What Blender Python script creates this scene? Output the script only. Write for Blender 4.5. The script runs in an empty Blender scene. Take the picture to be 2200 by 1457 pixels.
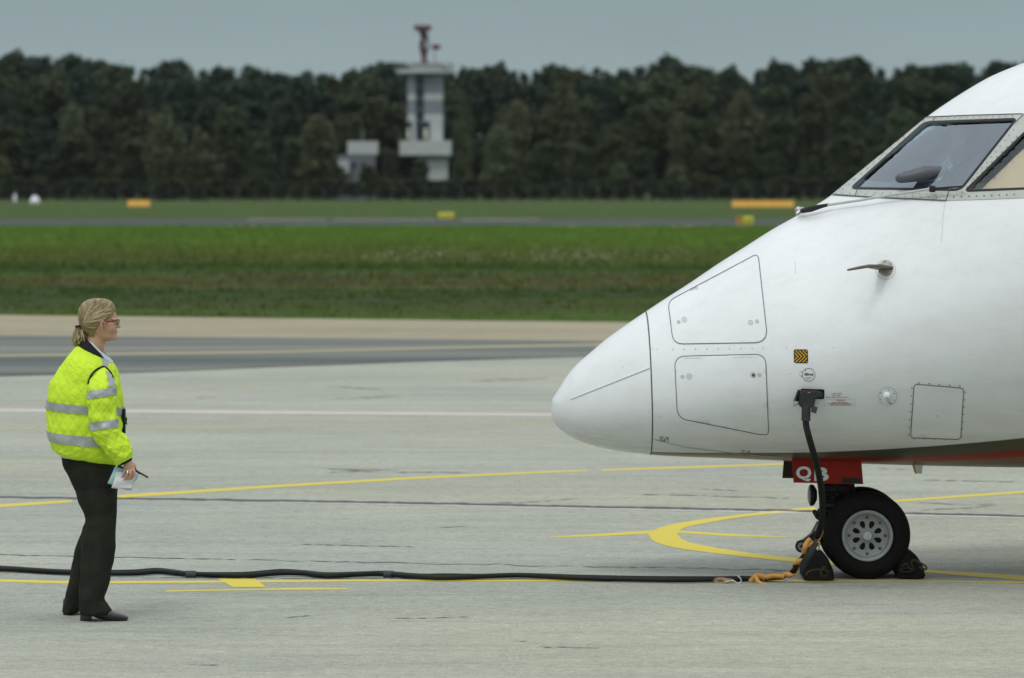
import bpy, bmesh, math, random
import numpy as np
from mathutils import Vector, Matrix, noise
from mathutils.bvhtree import BVHTree
from mathutils.geometry import delaunay_2d_cdt
R = math.radians
PI = math.pi
random.seed(7)
rng = np.random.default_rng(7)
scn = bpy.context.scene
COL = scn.collection

# ---------------------------------------------------------------- camera, world, sun, exposure
FP, HZ, CH, CX = 9000.0, 400.0, 2.27, 1100.0     # focal length (photo px), horizon row, camera height, centre column
cam_d = bpy.data.cameras.new('camera'); cam = bpy.data.objects.new('camera', cam_d); COL.objects.link(cam)
cam.location = (0, 0, CH); cam.rotation_euler = (R(90), 0, 0)
cam_d.sensor_width = 36; cam_d.lens = FP * 36 / 2200; cam_d.shift_y = -(728.5 - HZ) / 2200
cam_d.clip_start = 0.5; cam_d.clip_end = 9000
cam_d.dof.use_dof = True; cam_d.dof.focus_distance = 22.9; cam_d.dof.aperture_fstop = 3.9; cam_d.dof.aperture_blades = 0
scn.camera = cam
SUN_EL, SUN_AZ = 58, 205       # azimuth clockwise from +Y: behind the camera, a little to the left
w = bpy.data.worlds.new("World"); scn.world = w; w.use_nodes = True
nt = w.node_tree; nt.nodes.clear()
def N(t, typ, **kw):
    n = t.nodes.new(typ)
    for k, v in kw.items():
        if k.startswith('i_'): n.inputs[int(k[2:]) if k[2:].isdigit() else k[2:]].default_value = v
        else: setattr(n, k, v)
    return n
out = N(nt, 'ShaderNodeOutputWorld'); bg = N(nt, 'ShaderNodeBackground'); bg.inputs[1].default_value = 0.1
sky = N(nt, 'ShaderNodeTexSky', sky_type='NISHITA', sun_disc=False, sun_elevation=R(SUN_EL), sun_rotation=R(SUN_AZ), air_density=1.0, dust_density=3.0)
tc = N(nt, 'ShaderNodeTexCoord'); sx = N(nt, 'ShaderNodeSeparateXYZ'); nt.links.new(tc.outputs['Generated'], sx.inputs[0])
# cloud deck: grey near the horizon and about three times as bright overhead
rmp = N(nt, 'ShaderNodeValToRGB'); e = rmp.color_ramp.elements
e[0].position = 0.0; e[0].color = (0.345, 0.43, 0.435, 1)
e[1].position = 1.0; e[1].color = (1.09, 1.13, 1.14, 1)
q = e.new(0.045); q.color = (0.28, 0.362, 0.388, 1)
q = e.new(0.15); q.color = (0.45, 0.51, 0.55, 1)
q = e.new(0.45); q.color = (0.82, 0.87, 0.90, 1)
nt.links.new(sx.outputs[2], rmp.inputs[0])
mp = N(nt, 'ShaderNodeMapping'); mp.inputs['Scale'].default_value = (6, 6, 40); nt.links.new(tc.outputs['Generated'], mp.inputs[0])
nz = N(nt, 'ShaderNodeTexNoise'); nz.inputs['Scale'].default_value = 1.0; nz.inputs['Detail'].default_value = 5; nt.links.new(mp.outputs[0], nz.inputs[0])
mr = N(nt, 'ShaderNodeMapRange'); mr.inputs[3].default_value = 8.8; mr.inputs[4].default_value = 11.3; nt.links.new(nz.outputs[0], mr.inputs[0])
vm = N(nt, 'ShaderNodeVectorMath', operation='SCALE'); nt.links.new(rmp.outputs[0], vm.inputs[0]); nt.links.new(mr.outputs[0], vm.inputs['Scale'])
mx = N(nt, 'ShaderNodeMixRGB'); mx.inputs[0].default_value = 0.93
nt.links.new(sky.outputs[0], mx.inputs[1]); nt.links.new(vm.outputs[0], mx.inputs[2])
nt.links.new(mx.outputs[0], bg.inputs[0]); nt.links.new(bg.outputs[0], out.inputs[0])
sd = bpy.data.lights.new('sun', 'SUN'); sd.energy = 0.95; sd.angle = R(16); sd.color = (1, 0.97, 0.92)
so = bpy.data.objects.new('sun', sd); COL.objects.link(so)
az, el = R(SUN_AZ), R(SUN_EL)
sdir = Vector((math.sin(az) * math.cos(el), math.cos(az) * math.cos(el), math.sin(el)))
so.rotation_euler = sdir.to_track_quat('Z', 'Y').to_euler()
scn.view_settings.view_transform = 'Standard'; scn.view_settings.look = 'None'
scn.view_settings.exposure = 0.0; scn.view_settings.gamma = 1.0
scn.cycles.max_bounces = 8; scn.cycles.transparent_max_bounces = 12
scn.cycles.use_denoising = True

# ---------------------------------------------------------------- helpers
def P(px, py, d):            # photo pixel at distance d -> world point
    return Vector(((px - CX) / FP * d, d, CH - (py - HZ) / FP * d))
def G(px, py, z=0.0):        # photo pixel -> point on the ground
    d = FP * (CH - z) / (py - HZ)
    return Vector(((px - CX) / FP * d, d, z))
def pchip(xs, ys):
    xs = np.array(xs, float); ys = np.array(ys, float); h = np.diff(xs); dl = np.diff(ys) / h
    m = np.zeros(len(xs)); m[0] = dl[0]; m[-1] = dl[-1]
    for i in range(1, len(xs) - 1):
        if dl[i-1] * dl[i] > 0:
            w1 = 2*h[i] + h[i-1]; w2 = h[i] + 2*h[i-1]; m[i] = (w1 + w2) / (w1/dl[i-1] + w2/dl[i])
    def f(x):
        x = min(max(x, xs[0]), xs[-1]); i = min(int(np.searchsorted(xs, x, side='right')) - 1, len(xs) - 2); i = max(i, 0)
        t = (x - xs[i]) / h[i]; t2 = t*t; t3 = t2*t
        return float((2*t3-3*t2+1)*ys[i] + (t3-2*t2+t)*h[i]*m[i] + (-2*t3+3*t2)*ys[i+1] + (t3-t2)*h[i]*m[i+1])
    return f
def cr(pts, n):              # Catmull-Rom through tuples, n samples per span
    a = np.array(pts, float); o = []
    for i in range(len(a) - 1):
        p0 = a[max(i-1, 0)]; p1 = a[i]; p2 = a[i+1]; p3 = a[min(i+2, len(a)-1)]
        for k in range(n):
            t = k / n; o.append(0.5*((2*p1)+(p2-p0)*t+(2*p0-5*p1+4*p2-p3)*t*t+(3*p1-p0-3*p2+p3)*t**3))
    o.append(a[-1]); return o
def mesh_obj(name, verts, faces, mat=None, parent=None, smooth=True, sharp=None, uv=None):
    me = bpy.data.meshes.new(name); me.from_pydata([tuple(v) for v in verts], [], faces)
    if uv is not None:
        l = me.uv_layers.new(name='UVMap')
        vi = np.zeros(len(me.loops), int); me.loops.foreach_get('vertex_index', vi)
        l.data.foreach_set('uv', np.array(uv, float)[vi].ravel())
    me.update()
    if smooth:
        me.shade_smooth()
        if sharp: me.set_sharp_from_angle(angle=R(sharp))
    o = bpy.data.objects.new(name, me); COL.objects.link(o)
    if mat: me.materials.append(mat)
    if parent: o.parent = parent
    return o
def tag(o, label=None, cat=None, group=None, kind=None):
    if label: o['label'] = label
    if cat: o['category'] = cat
    if group: o['group'] = group
    if kind: o['kind'] = kind
    return o
def empty(name, loc, label, cat, group=None):
    o = bpy.data.objects.new(name, None); COL.objects.link(o); o.location = loc
    o.empty_display_size = 0.2
    return tag(o, label, cat, group)
def reparent(root):          # children were modelled in world space: keep them there
    inv = Matrix.Translation(-Vector(root.location))
    for c in root.children: c.matrix_parent_inverse = inv
class MB:                    # mesh builder
    def __init__(s): s.v = []; s.f = []
    def add(s, v, f):
        b = len(s.v); s.v += [Vector(p) for p in v]; s.f += [tuple(i + b for i in q) for q in f]; return s
    def box(s, c, d, rot=None, bev=0.0):
        c = Vector(c); x, y, z = d[0]/2, d[1]/2, d[2]/2
        if bev > 0:
            bm = bmesh.new(); bmesh.ops.create_cube(bm, size=1)
            for v in bm.verts: v.co = Vector((v.co.x*d[0], v.co.y*d[1], v.co.z*d[2]))
            bmesh.ops.bevel(bm, geom=bm.edges[:] , offset=bev, segments=2, affect='EDGES', profile=0.5)
            bm.verts.index_update()
            v = [p.co.copy() for p in bm.verts]; f = [[q.index for q in g.verts] for g in bm.faces]; bm.free()
        else:
            v = [Vector((a*x, b*y, e_*z)) for a in (-1, 1) for b in (-1, 1) for e_ in (-1, 1)]
            f = [(0,1,3,2),(4,6,7,5),(0,4,5,1),(2,3,7,6),(0,2,6,4),(1,5,7,3)]
        if rot is not None: v = [rot @ p for p in v]
        return s.add([p + c for p in v], f)
    def tube(s, pts, rad, n=12, cap=True, flat=1.0, up=None):
        pts = [Vector(p) for p in pts]; m = len(pts)
        if not hasattr(rad, '__len__'): rad = [rad]*m
        T = [(pts[min(i+1, m-1)] - pts[max(i-1, 0)]).normalized() for i in range(m)]
        u = Vector(up) if up else (Vector((0,1,0)) if abs(T[0].y) < .9 else Vector((1,0,0)))
        V = []
        for i in range(m):
            u = (u - T[i]*u.dot(T[i])).normalized(); b = T[i].cross(u)
            for k in range(n):
                a = 2*PI*k/n; V.append(pts[i] + (u*math.cos(a)*flat + b*math.sin(a))*rad[i])
        F = [(i*n+k, i*n+(k+1) % n, (i+1)*n+(k+1) % n, (i+1)*n+k) for i in range(m-1) for k in range(n)]
        if cap: F += [tuple(range(n))[::-1], tuple((m-1)*n+k for k in range(n))]
        return s.add(V, F)
    def capsule(s, pts, rad, n=12):
        pts = [Vector(p) for p in pts]; rad = list(rad) if hasattr(rad, '__len__') else [rad]*len(pts)
        a = (pts[0]-pts[1]).normalized(); b = (pts[-1]-pts[-2]).normalized()
        A = [(pts[0]+a*rad[0]*math.cos(t), rad[0]*math.sin(t)) for t in (0.15, .55, 1.0)]
        B = [(pts[-1]+b*rad[-1]*math.cos(t), rad[-1]*math.sin(t)) for t in (1.0, .55, .15)]
        P_ = [q[0] for q in A] + pts + [q[0] for q in B]; R_ = [q[1] for q in A] + rad + [q[1] for q in B]
        return s.tube(P_, R_, n)
    def ell(s, c, r, rot=None, n=16):
        c = Vector(c); V = []; F = []
        for i in range(1, n//2):
            t = PI*i/(n//2)
            for k in range(n):
                a = 2*PI*k/n; V.append(Vector((r[0]*math.sin(t)*math.cos(a), r[1]*math.sin(t)*math.sin(a), r[2]*math.cos(t))))
        m = n//2-1; V += [Vector((0,0,r[2])), Vector((0,0,-r[2]))]
        for i in range(m-1):
            for k in range(n): F.append((i*n+k, (i+1)*n+k, (i+1)*n+(k+1) % n, i*n+(k+1) % n))
        for k in range(n): F.append((m*n, k, (k+1) % n)); F.append((m*n+1, (m-1)*n+(k+1) % n, (m-1)*n+k))
        if rot is not None: V = [rot @ p for p in V]
        return s.add([p + c for p in V], F)
    def rings(s, rings, cap=True, closed=True):
        n = len(rings[0]); m = len(rings); V = [p for r_ in rings for p in r_]; kk = n if closed else n-1
        F = [(i*n+k, i*n+(k+1) % n, (i+1)*n+(k+1) % n, (i+1)*n+k) for i in range(m-1) for k in range(kk)]
        if cap: F += [tuple(range(n))[::-1], tuple((m-1)*n+k for k in range(n))]
        return s.add(V, F)
    def lathe(s, prof, c, axis='Y', n=48):     # prof: (offset along axis, radius)
        c = Vector(c); rg = []
        for o, r_ in prof:
            ring = []
            for k in range(n):
                a = 2*PI*k/n
                if axis == 'Y': ring.append(c + Vector((r_*math.cos(a), o, r_*math.sin(a))))
                elif axis == 'X': ring.append(c + Vector((o, r_*math.cos(a), r_*math.sin(a))))
                else: ring.append(c + Vector((r_*math.cos(a), r_*math.sin(a), o)))
            rg.append(ring)
        return s.rings(rg, cap=True)
    def prism(s, poly, d):                     # poly: 3-D points, d: extrusion vector
        n = len(poly); d = Vector(d); V = [Vector(p) for p in poly] + [Vector(p)+d for p in poly]
        return s.add(V, [tuple(range(n))[::-1], tuple(range(n, 2*n))] + [(i, (i+1) % n, n+(i+1) % n, n+i) for i in range(n)])
    def obj(s, name, mat=None, parent=None, smooth=True, sharp=40): 
        o = mesh_obj(name, s.v, s.f, mat, parent, smooth, sharp)
        bm = bmesh.new(); bm.from_mesh(o.data); bmesh.ops.recalc_face_normals(bm, faces=bm.faces[:]); bm.to_mesh(o.data); bm.free()
        if smooth and sharp: o.data.set_sharp_from_angle(angle=R(sharp))
        return o

# ---------------------------------------------------------------- materials
def pmat(name, col, rough=0.5, metal=0.0, var=0.12, scale=8.0, bump=0.0, bscale=60.0, coat=0.0, stretch=(1,1,1), col2=None, rvar=0.1, spec=0.5, sheen=0):
    m = bpy.data.materials.new(name); m.use_nodes = True; t = m.node_tree; b = t.nodes['Principled BSDF']
    b.inputs['Roughness'].default_value = rough; b.inputs['Metallic'].default_value = metal
    b.inputs['Coat Weight'].default_value = coat; b.inputs['Coat Roughness'].default_value = 0.08
    b.inputs['Specular IOR Level'].default_value = spec
    if sheen: b.inputs['Sheen Weight'].default_value = sheen
    c = N(t, 'ShaderNodeTexCoord'); mp_ = N(t, 'ShaderNodeMapping'); mp_.inputs['Scale'].default_value = stretch
    t.links.new(c.outputs['Object'], mp_.inputs[0])
    n = N(t, 'ShaderNodeTexNoise'); n.inputs['Scale'].default_value = scale; n.inputs['Detail'].default_value = 6; n.inputs['Roughness'].default_value = 0.65
    t.links.new(mp_.outputs[0], n.inputs[0])
    a = [max(0, x*(1-var)) for x in col]; z = col2 or [min(1, x*(1+var)) for x in col]
    r_ = N(t, 'ShaderNodeValToRGB'); r_.color_ramp.elements[0].position = 0.3; r_.color_ramp.elements[1].position = 0.7
    r_.color_ramp.elements[0].color = (*a, 1); r_.color_ramp.elements[1].color = (*z, 1)
    t.links.new(n.outputs[0], r_.inputs[0]); t.links.new(r_.outputs[0], b.inputs['Base Color'])
    q = N(t, 'ShaderNodeMapRange'); q.inputs[3].default_value = max(0, rough-rvar); q.inputs[4].default_value = min(1, rough+rvar)
    t.links.new(n.outputs[0], q.inputs[0]); t.links.new(q.outputs[0], b.inputs['Roughness'])
    if bump:
        n2 = N(t, 'ShaderNodeTexNoise'); n2.inputs['Scale'].default_value = bscale; n2.inputs['Detail'].default_value = 4
        t.links.new(mp_.outputs[0], n2.inputs[0])
        bp = N(t, 'ShaderNodeBump'); bp.inputs['Strength'].default_value = bump; bp.inputs['Distance'].default_value = 0.01
        t.links.new(n2.outputs[0], bp.inputs['Height']); t.links.new(bp.outputs[0], b.inputs['Normal'])
    return m
def plain(name, col, rough=.6, metal=0.0, var=.08, scale=30): return pmat(name, col, rough, metal, var=var, scale=scale, spec=.3)
def ramp(t, src, stops):
    r_ = N(t, 'ShaderNodeValToRGB'); e_ = r_.color_ramp.elements
    e_[0].position, e_[0].color = stops[0][0], (*stops[0][1], 1)
    e_[1].position, e_[1].color = stops[-1][0], (*stops[-1][1], 1)
    for p_, c_ in stops[1:-1]:
        x = e_.new(p_); x.color = (*c_, 1)
    t.links.new(src, r_.inputs[0]); return r_.outputs[0]
def gnoise(t, scale, stretch=(1,1,1), detail=6, rough=0.6, off=(0,0,0)):
    g_ = N(t, 'ShaderNodeNewGeometry'); m_ = N(t, 'ShaderNodeMapping'); m_.inputs['Scale'].default_value = stretch; m_.inputs['Location'].default_value = off
    t.links.new(g_.outputs['Position'], m_.inputs[0])
    n_ = N(t, 'ShaderNodeTexNoise'); n_.inputs['Scale'].default_value = scale; n_.inputs['Detail'].default_value = detail; n_.inputs['Roughness'].default_value = rough
    t.links.new(m_.outputs[0], n_.inputs[0]); return n_.outputs[0]
def mixc(t, fac, a, b, mode='MIX'):
    m_ = N(t, 'ShaderNodeMixRGB', blend_type=mode)
    for i, s_ in enumerate((fac, a, b)):
        if isinstance(s_, (int, float)): m_.inputs[i].default_value = s_
        elif isinstance(s_, tuple): m_.inputs[i].default_value = (*s_, 1)
        else: t.links.new(s_, m_.inputs[i])
    return m_.outputs[0]
def mth(t, op, a, b=0.0, c=None):
    m_ = N(t, 'ShaderNodeMath', operation=op)
    for i, s_ in enumerate((a, b) if c is None else (a, b, c)):
        if isinstance(s_, (int, float)): m_.inputs[i].default_value = s_
        else: t.links.new(s_, m_.inputs[i])
    return m_.outputs[0]
def newmat(name, rough=0.6, spec=0.5):
    m = bpy.data.materials.new(name); m.use_nodes = True
    b = m.node_tree.nodes['Principled BSDF']; b.inputs['Roughness'].default_value = rough; b.inputs['Specular IOR Level'].default_value = spec
    return m, m.node_tree, b
def bumpn(t, b, h, strength, dist):
    bp = N(t, 'ShaderNodeBump'); bp.inputs['Strength'].default_value = strength; bp.inputs['Distance'].default_value = dist
    t.links.new(h, bp.inputs['Height']); t.links.new(bp.outputs[0], b.inputs['Normal'])

# concrete
def concrete(name, lo, hi, stain=(0.20,0.20,0.185)):
    m, t, b = newmat(name, 0.85, 0.3)
    big = gnoise(t, 0.30, (0.7, 1.2, 1), 5); mid = gnoise(t, 2.6, (0.6, 1.5, 1), 6, .7); fine = gnoise(t, 17, (0.8, 1.1, 1), 5, .75); grit = gnoise(t, 75, (0.8, 1, 1), 3, .7)
    c = ramp(t, big, [(0.3, lo), (0.7, hi)]); c = mixc(t, 0.5, c, ramp(t, gnoise(t, 0.22, (0.8, 0.9, 1), 3, .5, (40, 7, 0)), [(0.35, (0.46,0.485,0.52)), (0.65, (0.54,0.53,0.46))]), 'OVERLAY')
    c = mixc(t, 0.5, c, ramp(t, mid, [(0.3, (0.38,0.38,0.39)), (0.7, (0.60,0.60,0.585))]), 'OVERLAY')
    c = mixc(t, 0.5, c, ramp(t, gnoise(t, 0.9, (0.22, 2.6, 1), 6, .7, (11, 3, 0)), [(0.32, (0.38,0.385,0.39)), (0.5, (0.5,0.5,0.5)), (0.7, (0.56,0.56,0.54))]), 'OVERLAY')
    c = mixc(t, 0.48, c, ramp(t, fine, [(0.3, (0.25,0.25,0.25)), (0.7, (0.75,0.75,0.75))]), 'OVERLAY')
    c = mixc(t, 0.50, c, ramp(t, grit, [(0.3, (0.20,0.20,0.20)), (0.7, (0.80,0.80,0.80))]), 'OVERLAY')
    # scattered short dark scuffs and hairline cracks
    sc = gnoise(t, 1.6, (0.35, 5.0, 1), 7, .75, (3, 9, 0)); sf = ramp(t, sc, [(0.0, (0,0,0)), (0.67, (0,0,0)), (0.74, (1,1,1)), (1.0, (1,1,1))])
    c = mixc(t, mth(t, 'MULTIPLY', sf, 0.5), c, stain)
    t.links.new(c, b.inputs['Base Color'])
    hgt = mth(t, 'ADD', mth(t, 'MULTIPLY', fine, 1.0), mth(t, 'MULTIPLY', grit, 0.5)); bumpn(t, b, hgt, 0.6, 0.008)
    return m
M_conc = concrete('apron_concrete', (0.305,0.32,0.275), (0.385,0.395,0.335))
M_tan = concrete('shoulder_concrete', (0.275,0.245,0.17), (0.35,0.31,0.22))
M_asph, t, b = newmat('asphalt', 0.95, 0.1)
c = ramp(t, gnoise(t, 0.12, (0.3, 3.0, 1), 5, .65), [(0.38, (0.100,0.115,0.113)), (0.5, (0.145,0.158,0.148)), (0.62, (0.22,0.225,0.195))])
c = mixc(t, 0.4, c, ramp(t, gnoise(t, 30, (1,1,1), 4), [(0.3, (0.3,0.3,0.3)), (0.7, (0.7,0.7,0.7))]), 'OVERLAY')
t.links.new(c, b.inputs['Base Color'])
M_run = pmat('runway_asphalt', (0.078,0.086,0.084), 1.0, var=0.18, scale=0.4, stretch=(0.2,1,1), spec=.05)
def paint(name, col, worn=0.35, base=(0.34,0.34,0.32)):
    m, t, b = newmat(name, 0.7, 0.3)
    n1 = gnoise(t, 22, (0.6, 1.4, 1), 7, .75); n2 = gnoise(t, 1.3, (1,1,1), 3)
    k = mth(t, 'ADD', mth(t, 'MULTIPLY', n1, 0.7), mth(t, 'MULTIPLY', n2, 0.3))
    f = ramp(t, k, [(0.0, (0,0,0)), (0.56, (0,0,0)), (0.64, (1,1,1)), (1, (1,1,1))])
    c = mixc(t, mth(t, 'MULTIPLY', f, worn), mixc(t, mth(t, 'MULTIPLY', n2, 0.35), col, tuple(x*0.72 for x in col)), base)
    t.links.new(c, b.inputs['Base Color']); return m
M_yel = paint('yellow_line_paint', (0.66,0.54,0.065), 0.35)
M_yfad = paint('faded_yellow_paint', (0.44,0.40,0.22), 0.6)
M_whi = paint('white_line_paint', (0.66,0.65,0.64), 0.3)
M_pink = paint('pink_line_paint', (0.50,0.40,0.37), 0.5)
M_seal = pmat('joint_sealant', (0.045,0.05,0.055), 0.6, var=0.3, scale=9)
M_crack = pmat('crack', (0.11,0.11,0.105), 0.9, var=0.3, scale=9)
# grass sheet
M_grass, t, b = newmat('grass_ground', 0.95, 0.15)
def grass_colour(t, gain=1.0):
    g_ = N(t, 'ShaderNodeNewGeometry'); sxz = N(t, 'ShaderNodeSeparateXYZ'); t.links.new(g_.outputs['Position'], sxz.inputs[0])
    wob = mth(t, 'MULTIPLY', mth(t, 'SUBTRACT', gnoise(t, 0.05, (1,1,1), 4), 0.5), 16)
    yy = mth(t, 'ADD', sxz.outputs[1], wob); k = lambda c: tuple(v*gain for v in c)
    lush, mead, dark = (0.084,0.134,0.026), (0.080,0.104,0.030), (0.030,0.066,0.014)
    c = ramp(t, mth(t, 'DIVIDE', yy, 500), [(0.0, k(lush)), (0.142, k((0.070,0.135,0.014))), (0.158, k((0.062,0.088,0.022))), (0.180, k(dark)), (0.192, k((0.074,0.086,0.026))), (0.206, k((0.072,0.080,0.030))), (0.216, k((0.070,0.112,0.030))), (0.228, k((0.026,0.062,0.010))), (0.25, k(mead)), (0.29, k((0.082,0.115,0.024))), (0.34, k((0.082,0.148,0.024))), (0.5, k((0.076,0.144,0.024))), (0.54, k((0.058,0.098,0.022))), (1.0, k((0.056,0.094,0.022)))])
    c = mixc(t, 0.75, c, ramp(t, gnoise(t, 0.5, (0.25, 1.6, 1), 7, .75), [(0.34, (0.20,0.20,0.20)), (0.66, (0.80,0.76,0.70))]), 'OVERLAY')
    return mixc(t, 0.5, c, ramp(t, gnoise(t, 7, (1, 1, 1), 4, .7), [(0.3, (0.25,0.28,0.25)), (0.7, (0.75,0.72,0.7))]), 'OVERLAY')
c = grass_colour(t)
t.links.new(c, b.inputs['Base Color']); bumpn(t, b, gnoise(t, 6, (1,1,1), 6, .75), 1.0, 0.12)
def leafmat(name, cols, sc=0.8):
    m, t, b = newmat(name, 0.75, 0.25)
    i = N(t, 'ShaderNodeObjectInfo'); g = gnoise(t, sc, (1,1,1), 4, .7)
    c = ramp(t, g, [(0.3 + 0.4*k/(len(cols)-1), cc) for k, cc in enumerate(cols)])
    hs = N(t, 'ShaderNodeHueSaturation'); t.links.new(c, hs.inputs['Color'])
    t.links.new(mth(t, 'ADD', mth(t, 'MULTIPLY', i.outputs['Random'], 0.06), 0.47), hs.inputs['Hue'])
    t.links.new(mth(t, 'ADD', mth(t, 'MULTIPLY', i.outputs['Random'], 0.28), 0.86), hs.inputs['Value'])
    t.links.new(hs.outputs[0], b.inputs['Base Color'])
    tr = N(t, 'ShaderNodeBsdfTranslucent'); t.links.new(hs.outputs[0], tr.inputs[0]); ad = N(t, 'ShaderNodeMixShader'); ad.inputs[0].default_value = 0.25
    t.links.new(b.outputs[0], ad.inputs[1]); t.links.new(tr.outputs[0], ad.inputs[2]); t.links.new(ad.outputs[0], t.nodes['Material Output'].inputs[0])
    return m
M_pine = leafmat('pine_needles', [(0.032,0.056,0.036), (0.042,0.068,0.040), (0.052,0.078,0.042)])
M_broad = leafmat('broad_leaves', [(0.042,0.062,0.032), (0.056,0.074,0.034), (0.070,0.084,0.036)])
M_pale = leafmat('pale_leaves', [(0.075,0.095,0.048), (0.105,0.12,0.062), (0.14,0.145,0.078)])
M_blade = leafmat('grass_blades', [(0.055,0.10,0.02), (0.085,0.13,0.03), (0.12,0.15,0.05)], 0.35)
M_bark = pmat('bark', (0.10,0.075,0.06), 0.95, var=0.3, scale=3)
M_blade, t, b = newmat('grass_blades', 0.7, 0.2); t.links.new(grass_colour(t, 1.5), b.inputs['Base Color'])
M_flower = pmat('flower', (0.6,0.6,0.5), 0.9)

# ---------------------------------------------------------------- ground
def sheet(name, poly, z, mat, label=None, kind='structure'):
    bm = bmesh.new(); vs = [bm.verts.new((p[0], p[1], z)) for p in poly]; bm.faces.new(vs)
    bmesh.ops.triangulate(bm, faces=bm.faces[:]); bmesh.ops.recalc_face_normals(bm, faces=bm.faces[:])
    me = bpy.data.meshes.new(name); bm.to_mesh(me); bm.free()
    if me.polygons and me.polygons[0].normal.z < 0: me.flip_normals()
    o = bpy.data.objects.new(name, me); COL.objects.link(o); me.materials.append(mat)
    tag(o, label, None, None, kind); return o
sheet('ground', [(-4000,-60), (4000,-60), (4000,4200), (-4000,4200)], -0.012, M_grass)
e0, e1 = G(0, 677), G(1400, 693)
sl = (e1.y-e0.y)/(e1.x-e0.x)
edge = lambda x: e0.y + (x-e0.x)*sl
pts = [(-200,-50), (200,-50), (200, max(30, edge(200)))]
n = 160
for i in range(n+1):
    x = 60 - 120*i/n; pts.append((x, edge(x) + 0.10*noise.noise(Vector((x*1.3, 0, 0))) + 0.05*noise.noise(Vector((x*6, 3, 0)))))
pts += [(-200, edge(-60)+8)]
sheet('apron', pts, 0.0, M_conc)
def gp(*ps): return [tuple(G(*p)[:2]) for p in ps]
sheet('taxiway_shoulder', gp((-700,671), (0,677.6), (700,685.6), (1400,693.6), (2900,710), (2900,748), (1400,736), (700,729), (0,723), (-700,717)), 0.004, M_tan)
sheet('taxiway', gp((-700,716), (0,722), (700,728), (1400,735), (2900,747), (2900,752), (2200,755), (1241,767), (890,777.5), (590,789), (300,801), (0,809), (-700,829)), 0.008, M_asph)
def quads(name, A_, B_, z, mat, label=None):
    n_ = len(A_); V = [(p[0], p[1], z) for p in A_] + [(p[0], p[1], z) for p in B_]
    o_ = mesh_obj(name, V, [(i, i+1, n_+i+1, n_+i) for i in range(n_-1)], mat, None, False)
    if o_.data.polygons[0].normal.z < 0: o_.data.flip_normals()
    return tag(o_, label, None, None, 'structure')
def line(name, top, bot, mat, z=0.0012):     # top and bottom edges as photo pixels on the ground
    xs = sorted(set([p[0] for p in top] + [p[0] for p in bot])); lo_, hi_ = max(top[0][0], bot[0][0]), min(top[-1][0], bot[-1][0])
    if len(xs) < 40: xs = sorted(set(xs + list(np.linspace(lo_, hi_, 40))))
    xs = [x for x in xs if lo_ <= x <= hi_]
    T = [(x, float(np.interp(x, [p[0] for p in top], [p[1] for p in top]))) for x in xs]; B_ = [(x, float(np.interp(x, [p[0] for p in bot], [p[1] for p in bot]))) for x in xs]
    return quads(name, gp(*T), gp(*B_), z, mat)
def resamp(pts, n_):
    p = np.array(pts, float); L = np.r_[0, np.cumsum(np.hypot(*np.diff(p, axis=0).T))]; u = np.linspace(0, L[-1], n_)
    return list(zip(np.interp(u, L, p[:, 0]), np.interp(u, L, p[:, 1])))
line('taxiway_line', [(-500,767), (0,764.5), (600,756), (1240,741), (2600,711)], [(-500,770), (0,767.5), (600,759), (1240,744), (2600,714)], M_yfad, 0.011)
line('apron_line', [(-500,878.2), (0,880.2), (700,886), (1200,890.7), (2700,906)], [(-500,881), (0,883), (700,889), (1200,893), (2700,908.5)], M_whi)
line('apron_line', [(-500,874.5), (0,876.5), (700,882.4), (1200,887.2), (2700,902)], [(-500,878), (0,880), (700,885.8), (1200,890.5), (2700,905.5)], M_pink)
line('apron_line', [(-500,926), (0,922), (700,916), (1200,906.5), (2700,880)], [(-500,928), (0,924), (700,918), (1200,908.5), (2700,882)], M_yfad)
line('guide_line', [(-600,1118), (0,1083.5), (100,1077.8), (155,1074.6)], [(-600,1127), (0,1090), (100,1083.5), (155,1079)], M_yel)
line('guide_line', [(252,1064), (600,1042), (900,1024.5), (1262,1009.5)], [(252,1070.5), (600,1047), (900,1029), (1262,1012.6)], M_yel)
line('guide_line', [(1293,1008.7), (1500,1001.8), (1700,994.8), (2500,975)], [(1293,1012), (1500,1005.5), (1700,998.5), (2500,979)], M_yel)
line('guide_line', [(1900,1076.5), (2060,1064.5), (2200,1055), (2900,1013)], [(1900,1080.5), (2060,1069), (2200,1059.5), (2900,1019)], M_yel)
line('guide_line', [(1180,1153.6), (1290,1147.5), (1404,1139.5)], [(1180,1155.6), (1290,1152.5), (1404,1146)], M_yel)
line('guide_line', [(1452,1140), (1560,1147), (1692,1154)], [(1450,1145), (1560,1152), (1692,1155.4)], M_yel)
ring_o = [(1752,1090), (1700,1094), (1600,1105), (1500,1117.5), (1440,1128), (1410,1137), (1392,1147), (1398,1159), (1420,1170), (1460,1179), (1525,1188), (1600,1197), (1720,1209), (1990,1231), (2100,1240), (2300,1254)]
ring_i = [(1752,1096.5), (1700,1101), (1600,1111), (1540,1120), (1480,1132), (1462,1139), (1455,1148), (1465,1159), (1500,1170), (1600,1187), (1722,1200.5), (1990,1224.5), (2100,1231), (2300,1243)]
iO = ring_o.index((1392,1147)); iI = ring_i.index((1455,1148))
oo = resamp(cr(ring_o[:iO+1], 6), 40) + resamp(cr(ring_o[iO:], 6), 60)[1:]; ii = resamp(cr(ring_i[:iI+1], 6), 40) + resamp(cr(ring_i[iI:], 6), 60)[1:]
quads('parking_mark', gp(*oo), gp(*ii), 0.0018, M_yel)
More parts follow.
